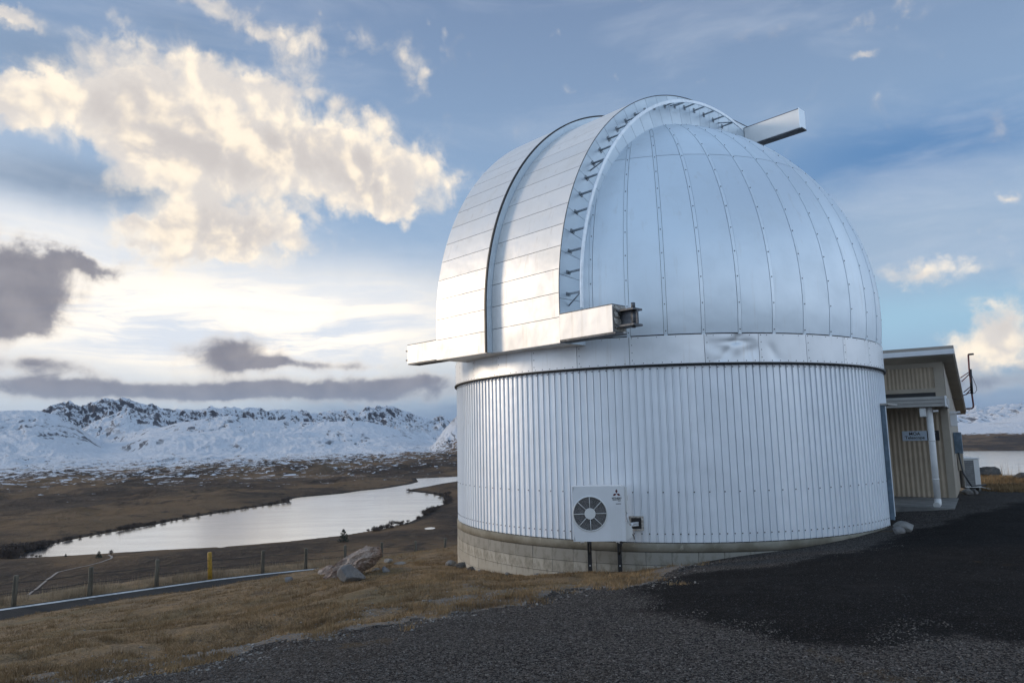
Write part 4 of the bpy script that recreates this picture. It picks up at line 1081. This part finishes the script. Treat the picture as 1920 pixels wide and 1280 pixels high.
# canopy on its post
cp = MB(); cz = .46
cp.box(-3.4, .06, -2.45, -2.38, cz, cz+.21, shed); cp.box(.01, .06, -2.38, -.05, cz, cz+.21, shed); co_ = cp.build('canopy_fascia', M['canopy'], sh)
b = MB(); b.box(-3.4, -.031, -2.378, -.05, cz+.10, cz+.14, shed); b.build('canopy_deck', M['soffit'], sh)
b = MB(); b.box(-3.4, .03, -2.47, -2.44, cz+.075, cz+.085, shed); b.box(-3.4, .03, -2.47, -2.44, cz+.15, cz+.16, shed); b.build('fascia_rib', M['canopy'], co_)
b = MB(); b.box(.062, .09, -2.46, -2.10, cz-.01, cz+.215, shed, .004); lv = b.build('louvre_box', M['gutter'], sh)
b = MB()
for q in range(4): b.box(.09, .094, -2.42+q*.08, -2.38+q*.08, cz+.03, cz+.17, shed)
b.build('louvre_slot', M['canopy'], lv)
b = MB(); pa_, pb_ = -.25, -2.25; b.tube([shed(pa_, pb_, zg+.10), shed(pa_, pb_, -.6), shed(pa_, pb_, cz+.05)], .062, 14); post_o = b.build('downpipe', M['pipe'], sh)
b = MB(); b.tube([shed(pa_, pb_, zg+.16), shed(pa_+.005, pb_-.03, zg+.08), shed(pa_-.02, pb_-.14, zg+.05)], .066, 12); 
b.build('pipe_shoe', M['pipe'], post_o)
for z_ in (-1.05, -.25): b = MB(); b.tube([shed(pa_, pb_, z_-.012), shed(pa_, pb_, z_+.012)], .068, 14); b.build('pipe_collar', M['pipe'], post_o)
b = MB(); b.box(-.42, -.30, -2.40, -2.28, cz-.21, cz-.02, shed, .02); lp = b.build('wall_lamp', M['plast'], sh)
b = MB(); b.box(-.18, -.08, -2.3, -2.2, cz-.11, cz-.07, shed, .005); b.build('small_fitting', M['gutter'], sh)
b = MB(); b.box(-3.3, .05, -2.5, -.02, zg-.25, zg+.015, shed); b.build('concrete_apron', M['slab'], kind='structure', label='concrete apron in front of the shed')
# fittings on the side wall
b = MB(); b.box(.03, .2, 1.2, 1.5, -.62, -.10, shed, .01); b.build('meter_box', M['bluejamb'], sh)
b = MB(); b.box(.03, .17, .35, .42, .05, .35, shed, .005); b.box(.03, .25, .30, .36, .36, .40, shed); b.build('side_light', M['gutter'], sh)
b = MB(); b.box(.03, .16, 2.4, 2.8, -1.1, -.3, shed, .01); b.build('switch_box', M['shedtrim'], sh)
b = MB()
for q in range(3): b.tube([shed(.1, 1.2+q*.1, -.6), shed(.16, 1.15+q*.12, -1.1), shed(.3, 1.3+q*.1, -1.42), shed(.6, 1.6, -1.40)], .018, 6)
b.build('cable', M['dark'], sh)
# sign
sg = empty('sign', shed(-1.16, -.03, -.16), 'pale blue metal sign reading MOA Telescope on the beige shed wall', 'sign')
def sgl(b, name, mt): 
    L0 = shed(-1.16, -.03, -.16); b.v = [(p[0]-L0[0], p[1]-L0[1], p[2]-L0[2]) for p in b.v]; return b.build(name, mt, sg)
b = MB(); b.box(-.98, -.462, -.036, -.024, -.275, -.045, shed); sgl(b, 'sign_plate', M['signblue'])
b = MB(); b.box(-.460, -.21, -.036, -.024, -.275, -.045, shed); sgl(b, 'dark_plate', M['ink'])
b = MB(); b.box(-.40, -.28, -.038, -.0365, -.10, -.09, shed); b.box(-.30, -.295, -.038, -.0365, -.25, -.13, shed); sgl(b, 'plate_mark', M['gutter'])
L0 = Vector(shed(-1.16, -.03, -.16)); uxs = Vector((UX, UY, 0)); nns = Vector((-VX, -VY, 0))
text_mesh('MOA', .105, M['ink'], sg, frame4(Vector(shed(-.72, -.037, -.115))-L0, uxs, up, nns), 'sign_lettering', .002)
text_mesh('Telescope', .10, M['ink'], sg, frame4(Vector(shed(-.72, -.037, -.205))-L0, uxs, up, nns), 'sign_lettering', .002)
# antenna mast on the roof edge
ma = empty('antenna_mast', (0, 0, 0), 'dull red steel antenna mast with side arms on the shed roof edge', 'antenna')
dd = 19.2
def mp(x, y, d_=dd): return tuple(at(x, y, d_))
b = MB(); b.tube([mp(1815.5, 665), mp(1817, 690), mp(1820.5, 720), mp(1822.5, 740), mp(1825, 758), mp(1825, 763), mp(1822, 765.5), mp(1812, 766)], .022, 8); b.build('mast_pole', M['antenna'], ma)
b = MB(); b.tube([mp(1815.5, 664.5), mp(1825, 663.5)], .026, 8); b.build('mast_head', M['dark'], ma)
b = MB(); b.tube([mp(1819.3, 692), mp(1822.3, 738)], .034, 8); b.build('aerial_tube', M['dark'], ma)
for a_, c_ in (((1817.5, 697), (1801, 708)), ((1817.5, 701), (1803, 715)), ((1820.5, 724), (1807, 735)), ((1821, 728), (1811, 740)), ((1821, 735), (1806, 741))):
    b = MB(); b.tube([mp(*a_), mp(*c_)], .013, 6); b.build('stay', M['antenna'], ma)
b = MB(); b.tube([mp(1821, 700), mp(1826, 713), mp(1831, 725), mp(1831.5, 731), mp(1828, 736), mp(1824, 738)], .007, 5); b.build('cable', M['dark'], ma)
b = MB(); b.tube([mp(1785, 746), mp(1790, 748), mp(1798, 747), mp(1806, 741)], .006, 5); b.build('cable', M['dark'], ma)
# second outdoor unit beside the shed
q0 = gpt(1811, 921); 
u2 = empty('air_conditioner', tuple(q0), 'grey condenser unit with finned back standing on the gravel beside the shed', 'air conditioner')
b = MB(); e1 = Vector((math.cos(.15), -math.sin(.15), 0)); e2 = Vector((math.sin(.15), math.cos(.15), 0))
def uf(x, y, z): return tuple(e1*x+e2*y+up*z)
b.box(0, .40, 0, .8, .10, .86, uf, .008); b.build('body', M['pipe'], u2)
b = MB(); b.box(-.02, .42, -.02, .82, .862, .885, uf, .004); b.build('top_cover', M['gutter'], u2)
b = MB(); b.box(.02, .25, -.012, -.001, .14, .82, uf)
b.build('fin_panel', M['fin'], u2)
b = MB()
for q in range(12): b.box(.02, .25, -.018, -.012, .17+q*.054, .178+q*.054, uf)
b.box(.015, .02, -.02, -.01, .13, .83, uf); b.box(.25, .256, -.02, -.01, .13, .83, uf); b.build('fin_guard', M['canopy'], u2)
for x_ in (.05, .33): b = MB(); b.box(x_, x_+.05, .0, .7, -.06, .098, uf); b.build('foot', M['slab'], u2)
b = MB(); b.tube([uf(.4, .2, .12), uf(.6, .1, .06), uf(.75, .1, .04)], .012, 6); b.build('drain_hose', M['pipe'], u2)

# ---------------------------------------------------------------- rocks
def rock(name, loc, size, mt, seed, label, cat='rock', rz_=0, rough=.22, cuts=5, tilt=0, subd=3, group=None):
    rnd = random.Random(seed); b = bmesh.new(); bmesh.ops.create_icosphere(b, subdivisions=subd, radius=1)
    for _ in range(cuts):                           # flat fracture faces
        n = Vector((rnd.uniform(-1, 1), rnd.uniform(-1, 1), rnd.uniform(-.6, 1))).normalized(); d = rnd.uniform(.45, .8)
        for v in b.verts:
            e = v.co.dot(n)-d
            if e > 0: v.co -= n*e*.92
    co_a = np.array([v.co[:] for v in b.verts])
    nz_ = fbm(co_a[:, 0]*2.2+seed, co_a[:, 1]*2.2+co_a[:, 2]*1.7, 5, seed, .55, True)-.6
    for v, k_ in zip(b.verts, nz_): v.co += v.co.normalized()*float(k_)*rough*2
    for v in b.verts: v.co = Vector((v.co.x*size[0], v.co.y*size[1], v.co.z*size[2]))
    me = bpy.data.meshes.new(name); b.to_mesh(me); b.free()
    o = mesh_obj(name, me, mt, label=label, cat=cat, group=group); o.location = loc; o.rotation_euler = (0, tilt, rz_); return o
def gz(x, y): return float(rbf(np.array(x), np.array(y)))
p = gpt(645, 1083); 
r1 = rock('boulder', (p[0], p[1]+.35, p[2]+.15), (.70, .40, .27), M['rockpink'], 11, 'large pinkish craggy boulder leaning up to the right on the turf', rz_=.1, rough=.24, cuts=8, tilt=-.47, subd=6)
p = gpt(658, 1087); rock('rock', (p[0], p[1]+.1, p[2]+.10), (.30, .22, .19), M['rockgrey'], 5, 'smooth grey wedge of rock in front of the pinkish boulder', rz_=.3, rough=.03, cuts=7, tilt=.15)
p = gpt(612, 1080); rock('rock', (p[0], p[1]+.15, p[2]+.08), (.22, .2, .17), M['rockpink'], 17, 'small rough rock at the left foot of the pinkish boulder', rz_=.9, rough=.2, cuts=4, subd=4)
p = gpt(705, 1071); rock('rock', (p[0], p[1], p[2]+.02), (.11, .09, .06), M['pebble'], 21, 'flat pale stone just right of the pinkish boulder', rough=.06)
p = gpt(723, 1073); rock('rock', (p[0], p[1], p[2]+.05), (.10, .09, .085), M['rockgrey'], 23, 'rounded brown grey stone right of the flat pale stone', rough=.06)
p = gpt(541, 1091); rock('rock', (p[0], p[1], p[2]+.05), (.11, .1, .08), M['rockgrey'], 29, 'round grey stone alone on the turf left of the boulder', rough=.05)
p = gpt(173, 1131); rock('rock', (p[0], p[1], p[2]+.06), (.16, .12, .08), M['rockdark'], 30, 'dark low stone at the road edge below the fence', rough=.1)
p = gpt(728, 1054); rock('rock', (p[0], p[1], p[2]+.05), (.13, .1, .08), M['pebble'], 33, 'pale low stone on the turf crest behind the boulder', rough=.05)
p = gpt(750, 1058); rock('rock', (p[0], p[1], p[2]+.03), (.16, .1, .05), M['pebble'], 34, 'flat pale slab stone on the green turf right of the boulder', rough=.05)
for x, y, s_, sd_, lb in ((1690, 1000, .14, 41, 'square block of concrete rubble at the right foot of the observatory'), (1667, 985, .16, 42, 'pale rounded lump against the right foot of the observatory wall'), (1685, 1000, .08, 43, 'small round stone before the concrete rubble at the observatory foot')):
    p = gpt(x, y)
    if sd_ == 41: rock('rock', (p[0]+.15, p[1]+.15, p[2]+.08), (.20, .15, .12), M['slab'], sd_, lb, rough=.04, cuts=8)
    elif sd_ == 42: rock('rock', (p[0]+.0, p[1]+.5, p[2]+.05), (.12, .12, .16), M['block'], sd_, lb, rough=.08)
    else: rock('rock', (p[0], p[1], p[2]+.04), (.11, .1, .08), M['rockgrey'], sd_, lb, rough=.04)
for x, y, s_, sd_, lb in ((1815, 926, .15, 51, 'pale round stone under the condenser unit'), (1829, 926, .11, 52, 'smaller dark stone right of the pale one under the condenser')):
    p = gpt(x, y); rock('rock', (p[0], p[1], p[2]+.05), (s_, s_, s_*.8), M['pebble'] if sd_ == 51 else M['rockgrey'], sd_, lb, rough=.05)
p = at(1850, 878, 25.5); rock('boulder', (p[0], p[1], gz(p[0], p[1])+.12), (.46, .34, .36), M['rockdark'], 61, 'dark mossy boulder on the yellow grass beyond the shed', rough=.1, subd=4)
p = at(1918, 892, 23.5); rock('boulder', (p[0], p[1], gz(p[0], p[1])+.08), (.36, .25, .16), M['rockdark'], 62, 'low brown boulder on the grass at the right edge', rough=.1, subd=4)
# stones along the foundation foot
fs = [(846, 1060, .12), (866, 1064, .13), (884, 1069, .11), (899, 1073, .07), (1052, 1076, .06), (1084, 1073, .06), (1188, 1066, .05), (950, 1077, .05), (1006, 1078, .05), (1230, 1062, .05)]
names_ = ['grey stone beside the left foot of the observatory wall', 'dark stone lying against the left foot of the block wall', 'brown stone on the soil at the foot of the block wall', 'small bluish stone in front of the block wall left end', 'small pale stone below the concrete blocks left of the brackets', 'pale stone at the foot of the left black bracket', 'tiny stone right of the right black bracket', 'small stone below the fifth column of blocks', 'small stone in the soil under the air conditioner side wall', 'tiny stone where the turf meets the gravel at the wall']
for k, (x, y, s_) in enumerate(fs):
    p = gpt(x, y); rock('stone', (p[0], p[1], p[2]+s_*.25), (s_*1.2, s_, s_*.7), M['rockdark'] if k in (1, 2) else M['pebble'], 70+k, names_[k], 'stone', rough=.1, subd=2)

# ---------------------------------------------------------------- fence
fe = empty('fence', tuple(PB[0]), 'low post and wire fence with one yellow post along the road', 'fence')
def post_mesh(nm, mt, r=.068, h=.86):
    b = MB(); b.tube([(0, 0, -.35), (0, 0, h-.03), (0, 0, h)], [r, r*.97, r*.8], 10)
    me = bpy.data.meshes.new(nm); me.from_pydata(b.v, [], b.f); me.polygons.foreach_set('use_smooth', b.sm); me.update(); me.materials.append(mt); return me
pmw, pmy = post_mesh('post', M['post']), post_mesh('post', M['yellow'], .075, .90)
tops = []
for k, p in enumerate(PB):
    yl = (k == 5)
    o = bpy.data.objects.new('post', pmy if yl else pmw); COL.objects.link(o); o.parent = fe
    off = np.array(p)-PB[0]; o.location = (off[0], off[1], off[2]); o.rotation_euler = (random.uniform(-.03, .03), random.uniform(-.03, .03) + (.06 if yl else 0), random.uniform(0, 6))
    o.scale = (1, 1, random.uniform(.97, 1.04))
    if yl: o['label'] = 'yellow post'
for zz in (.40, .66):
    b = MB(); pts = []
    for k in range(len(PB)-1):
        a_, c_ = PB[k]-PB[0], PB[k+1]-PB[0]
        for j in range(4):
            t_ = j/4; pts.append(tuple(a_+(c_-a_)*t_+np.array([0, 0, zz-.05*4*t_*(1-t_)*.6])))
    b.tube(pts, .009, 5); b.build('wire', M['wire'], fe)

# ---------------------------------------------------------------- vegetation
def blades(name, pts, hgt, wid, mt, n_per=3, lean=.5, **tags):
    pts = np.repeat(np.array(pts), n_per, 0); n = len(pts)
    pts = pts + np.column_stack([RNG.normal(0, .035, n), RNG.normal(0, .035, n), np.zeros(n)])
    a = RNG.uniform(0, 2*PI, n); h = RNG.uniform(.5, 1.2, n)*hgt; w_ = wid*RNG.uniform(.7, 1.3, n)
    ld = RNG.uniform(0, 2*PI, n); la = RNG.uniform(0, lean, n)*h
    dxy = np.column_stack([np.cos(a), np.sin(a), np.zeros(n)])*w_[:, None]; tip = pts+np.column_stack([np.cos(ld)*la, np.sin(ld)*la, h])
    V_ = np.stack([pts-dxy, pts+dxy, tip], 1).reshape(-1, 3); F_ = np.arange(3*n).reshape(-1, 3)
    return np_mesh(name, V_, F_, mt, False, kind='stuff', **tags)
def tuftmat(name, c1, c2):
    def f(t, b, i):
        tc = t.new('ShaderNodeTexCoord').outputs['Object']
        c = t.mix(t.ss(t.noise(tc, 1.5, 4, .6), .35, .65), (*c1, 1), (*c2, 1)); c = t.mix(t.ss(t.noise(tc, 40, 2), .3, .7, 0., .5), c, (*[x*.45 for x in c1], 1))
        t.put(i['Base Color'], c); i['Roughness'].default_value = .9
    return mat(name, f)
M['tuft'] = tuftmat('dry_grass_blades', (.17, .108, .052), (.37, .245, .12))
def scatter(n, azr, rr_, cond):
    a = np.radians(RNG.uniform(*azr, n)); r = np.exp(RNG.uniform(math.log(rr_[0]), math.log(rr_[1]), n)); x = r*np.sin(a); y = r*np.cos(a)
    k = cond(x, y); x, y = x[k], y[k]; return np.column_stack([x, y, rbf(x, y)])
def micro_z(x, y): return ((fbm(x*1.1, y*1.1, 4, 5)-.5)*.16 + (fbm(x*5, y*5, 3, 8)-.5)*.035)*MICRO(x, y)
def grassy(x, y):
    yd = poly_sd(x, y, yard) + (fbm(x*1.3, y*1.3, 5, 31)-.5)*1.5
    return ((yd > .03) | ((yd > -.3) & (fbm(x*4, y*4, 3, 91) > .60))) & (fence_side(x, y) > 2.1) & (np.hypot(x-CX, y-CY) > RW+.08) & (fbm(x*1.7, y*1.7, 4, 77) > .40)
P = scatter(150000, (-41, 22), (4.5, 27), grassy); P[:, 2] += micro_z(P[:, 0], P[:, 1])-.005
P = P[RNG.random(len(P)) < .75]
blades('grass_blades', P, .038, .0045, M['tuft'], 3, 1.2, label='short dry grass covering the slope')
P = scatter(26000, (-41, 20), (4.6, 24), lambda x, y: grassy(x, y) & (fbm(x*2.6, y*2.6, 3, 123) > .60)); P[:, 2] += micro_z(P[:, 0], P[:, 1])-.01
blades('grass_tussocks', P[:5000], .085, .0045, M['tuft'], 9, .9, label='small dry tussocks standing out of the short turf')
def crest(x, y): return (x > 12.5) & (np.hypot(x, y) > 22.5) & (np.hypot(x, y) < 30)
P = scatter(14000, (28, 42), (22, 30), crest); blades('grass_blades', P, .11, .008, M['tuft'], 3, .9, label='yellow grass on the crest beyond the shed')
def fenceline(x, y): f = fence_side(x, y); return (f < .05) & (f > -1.1) & (fbm(x*1.2, y*1.2, 3, 5) > .42)
P = scatter(60000, (-38, -4), (24, 40), fenceline); P = P[:3000]; blades('grass_stalks', P, .36, .005, M['dead'], 2, .35, label='tall dead grass stalks along the fence')
P = np.array([np.array([*at(x, y, 27.)[:2], 0]) for x, y in [(1872, 884), (1880, 884), (1877, 884), (1893, 884), (1908, 884), (1912, 884), (1886, 884)]]); P[:, 2] = [gz(p_[0], p_[1]) for p_ in P]
blades('grass_stalks', P, .62, .006, M['dead'], 4, .3, label='tall thin seed stalks on the crest at the right edge')

# loose stones: real geometry on yard and turf
def stones(name, P, s0, s1, mt, label, power=2.):
    n = len(P); base = np.array([(1, 0, 0), (-.5, .87, 0), (-.5, -.87, 0), (.5, .4, .55), (-.55, .25, .5), (.1, -.55, .5)]); Fb = np.array([(0, 1, 3), (1, 4, 3), (1, 2, 4), (2, 5, 4), (2, 0, 5), (0, 3, 5), (3, 4, 5)])
    s_ = s0+(s1-s0)*RNG.random(n)**power; a = RNG.uniform(0, 2*PI, n); fl_ = RNG.uniform(.5, 1.1, n); el_ = RNG.uniform(.6, 1.1, n)
    B = base[None]+RNG.normal(0, .13, (n, 6, 3)); B[:, :, 1] *= el_[:, None]; B[:, :, 2] *= fl_[:, None]; B *= s_[:, None, None]
    ca, sa = np.cos(a)[:, None], np.sin(a)[:, None]; X_ = B[:, :, 0]*ca-B[:, :, 1]*sa; Y_ = B[:, :, 0]*sa+B[:, :, 1]*ca
    V_ = np.stack([X_+P[:, 0:1], Y_+P[:, 1:2], B[:, :, 2]+P[:, 2:3]], -1).reshape(-1, 3); F_ = (Fb[None]+(np.arange(n)*6)[:, None, None]).reshape(-1, 3)
    return np_mesh(name, V_, F_, mt, False, kind='stuff', label=label)
def stonemat(name, c1, c2):
    def f(t, b, i):
        tc = t.new('ShaderNodeTexCoord').outputs['Object']; n = t.sep(t.voro(tc, 35., out='Color'))[0]
        t.put(i['Base Color'], t.mix(t.m('POWER', n, 1.8), (*c1, 1), (*c2, 1))); i['Roughness'].default_value = .85
    return mat(name, f)
M['chip'] = stonemat('gravel_chips', (.030, .026, .023), (.17, .155, .14)); M['chip2'] = stonemat('pale_chips', (.11, .10, .09), (.30, .275, .245)); M['chip3'] = stonemat('tar_chips', (.012, .012, .013), (.05, .05, .053))
def inyard(x, y): return (poly_sd(x, y, yard)+(fbm(x*1.3, y*1.3, 5, 31)-.5)*1.5 < 0) & (np.hypot(x-CX, y-CY) > RW+.1) & (poly_sd(x, y, tar) > -.1+(fbm(x*2, y*2, 3, 3)-.5)*1.6)
P = scatter(150000, (-38, 38), (4.3, 13), inyard); P[:, 2] += micro_z(P[:, 0], P[:, 1])-.002; P = P[:70000]; stones('loose_gravel', P, .003, .013, M['chip'], 'loose grey gravel lying on the yard', 2.)
def intar(x, y): return (poly_sd(x, y, tar) < 0) & (np.hypot(x-CX, y-CY) > RW+.1)
P = scatter(30000, (0, 40), (4.3, 18), intar); P[:, 2] += micro_z(P[:, 0], P[:, 1])-.002; P = P[:9000]; stones('tar_chippings', P, .004, .013, M['chip3'], 'dark chippings on the tar surface of the yard', 3.)
def stonyp(x, y):
    yd = poly_sd(x, y, yard)+(fbm(x*1.3, y*1.3, 5, 31)-.5)*1.5
    k = np.exp(-np.abs(yd)/.45)*.75
    for qx, qy, rr in [(300, 1235, 1.3), (420, 1215, 1.1), (860, 1125, .9), (160, 1275, 1.), (700, 1150, .8), (900, 1100, .6)]:
        p_ = gpt(qx, qy); k = np.maximum(k, np.clip(1-np.hypot(x-p_[0], y-p_[1])/rr, 0, 1))
    return (RNG.random(x.shape) < k+.012) & (fence_side(x, y) > 2.6) & (np.hypot(x-CX, y-CY) > RW+.1) & (yd > -.5)
P = scatter(60000, (-40, 22), (4.5, 22), stonyp); P[:, 2] += micro_z(P[:, 0], P[:, 1])-.002; P = P[:22000]; stones('scattered_stones', P, .005, .030, M['chip2'], 'pale stones scattered through the turf edge', 3.5)

# trees in the valley
def crown_mesh(name, mt, kind, seed):
    r_ = np.random.default_rng(seed); n = 420; pts = []
    if kind == 'cone':
        h = r_.random(n); rad = (.44*np.sqrt(np.clip(1-h, 0, 1))*(1-.25*np.abs(h-.0)))*np.sqrt(r_.random(n))*1.0+.02; a = r_.uniform(0, 2*PI, n)
        P = np.column_stack([rad*np.cos(a), rad*np.sin(a), .04+h*.93]); s_ = .085*(1.2-h*.6)
    else:
        u = r_.normal(size=(n, 3)); u /= np.linalg.norm(u, axis=1)[:, None]; q = r_.random(n)**.4
        lob = 1+.35*np.sin(u[:, 0]*5+seed)*np.cos(u[:, 1]*4+seed)
        P = u*(q*lob)[:, None]*np.array([.62, .62, .42])+[0, 0, .50]; s_ = np.full(n, .10)
    T_ = r_.normal(size=(n, 3, 3)); T_ /= np.linalg.norm(T_, axis=2)[:, :, None]; V_ = (P[:, None]+T_*s_[:, None, None]).reshape(-1, 3)
    V_[:, 2] = np.maximum(V_[:, 2], 0.)
    me = bpy.data.meshes.new(name); F_ = np.arange(3*n).reshape(-1, 3)
    me.from_pydata(V_.tolist(), [], F_.tolist()); me.update(); me.materials.append(mt); return me
tk_me = MB(); tk_me.tube([(0, 0, -.05), (0, 0, .3), (0, 0, .7)], [.035, .028, .01], 6)
tkm = bpy.data.meshes.new('trunk'); tkm.from_pydata(tk_me.v, [], tk_me.f); tkm.update(); tkm.materials.append(M['bark'])
cones = [crown_mesh('crown', M['conifer'], 'cone', k) for k in range(3)]; bushes = [crown_mesh('crown', M['willow'], 'bush', k+10) for k in range(5)]
def tree(name, x, y, pxh, me, label, cat, group=None, widen=1.):
    P_ = farpt(x, y); sz = pxh/FPX*P_[1]; e = empty(name, (P_[0], P_[1], P_[2]-sz*.02), label, cat, group); e.rotation_euler.z = random.uniform(0, 6)
    for nm, mm in (('trunk', tkm), ('crown', me)):
        o = bpy.data.objects.new(nm, mm); COL.objects.link(o); o.parent = e; o.scale = (sz*widen, sz*widen, sz)
    return e
tree('conifer_tree', 644, 1016, 23, cones[0], 'large dark conifer standing alone on the near lakeside slope', 'tree', widen=1.)
tree('conifer_tree', 185, 1046, 13, cones[1], 'dark rounded conifer beside the farm track end', 'tree', widen=1.)
tree('conifer_tree', 123, 1043.5, 6, cones[2], 'tiny dark conifer on the near shore left of the rounded conifer', 'tree')
tree('bare_tree', 208, 1039, 9, bushes[0], 'pale bare tree on the near shore by the track end', 'tree', widen=.7)
G = ''; 
def shore_label(x, y):
    if x < 96: return 'dark bare tree in the dense scrub at the left end of the lake', 'dense scrub at the left end of the lake'
    if x < 560: return 'low bare tree in the line along the far shore of the lake', 'bare trees along the far shore'
    if x >= 760 and y < 934: return 'low dark scrub on the narrow spit at the right end of the lake', 'scrub on the spit'
    return 'low bare tree on the near shore between conifer and observatory', 'bare trees along the near shore'
for k, (x, y, hh) in enumerate([(5,1046,22),(14,1046,20),(24,1045,17),(33,1042,16),(8,1036,14),(20,1035,14),(40,1033,12),(50,1028,11),(62,1025,10),(58,1030,9),(73,1023,8),(80,1019,9),(92,1018,8),(84,1022,6),(125,1013,9),(131,1012,7),(60,1044,6),(68,1044.5,5),(75,1044.5,6),(45,1044,7),(150,1007,5),(170,1004,5),(186,1001,5),(205,997,5),(224,993,7),(232,991,6),(240,989,7),(252,987,6),(262,986,7),(275,984,6),(290,982,5),(305,979,5),(322,976,5),(345,971,6),(352,970,5),(372,967,6),(395,963,4),(420,959,4),(440,956,4),(460,953,5),(480,951,4),(505,946,5),(520,944,5),(532,941,6),(541,939,7),
                                 (690,996,5),(703,993,6),(716,991,7),(727,988,7),(735,985,8),(745,983,6),(755,981,7),(765,978,5),(796,964,9),(804,961,10),(812,957,8),(822,953,6),(834,945,9),(838,938,10),(836,930,7),(842,926,6),(766,921,5),(772,922,4),(800,925,5),(815,927,5),(826,930,6)]):
    tree('shore_tree', x, y, hh*random.uniform(.8, 1.25), bushes[k % 5], shore_label(x, y)[0], 'tree', shore_label(x, y)[1], widen=random.uniform(1., 1.6))
for k in range(90):
    if k < 30: x = random.uniform(0, 95); y = 1047-max(0, x-8)*.30+random.uniform(-3, 2) - (random.uniform(0, 9) if x < 45 else 0); hh = random.uniform(5, 13)
    elif k < 62: x = random.uniform(95, 545); y = float(np.interp(x, [95, 150, 210, 280, 380, 480, 545], [1019, 1007, 996, 984, 965.5, 950, 940]))+random.uniform(-1.5, .5); hh = random.uniform(3, 5.5)
    elif k < 80: x = random.uniform(690, 800); y = float(np.interp(x, [690, 720, 765, 797], [997, 991.5, 980.5, 965]))+random.uniform(-.5, 2); hh = random.uniform(4, 8)
    else: x = random.uniform(797, 845); y = float(np.interp(x, [797, 815, 836, 845], [964, 956, 944, 935]))+random.uniform(-1, 3); hh = random.uniform(5, 9)
    tree('shore_tree', x, y, hh, bushes[k % 5], shore_label(x, y)[0], 'tree', shore_label(x, y)[1], widen=random.uniform(1., 1.7))
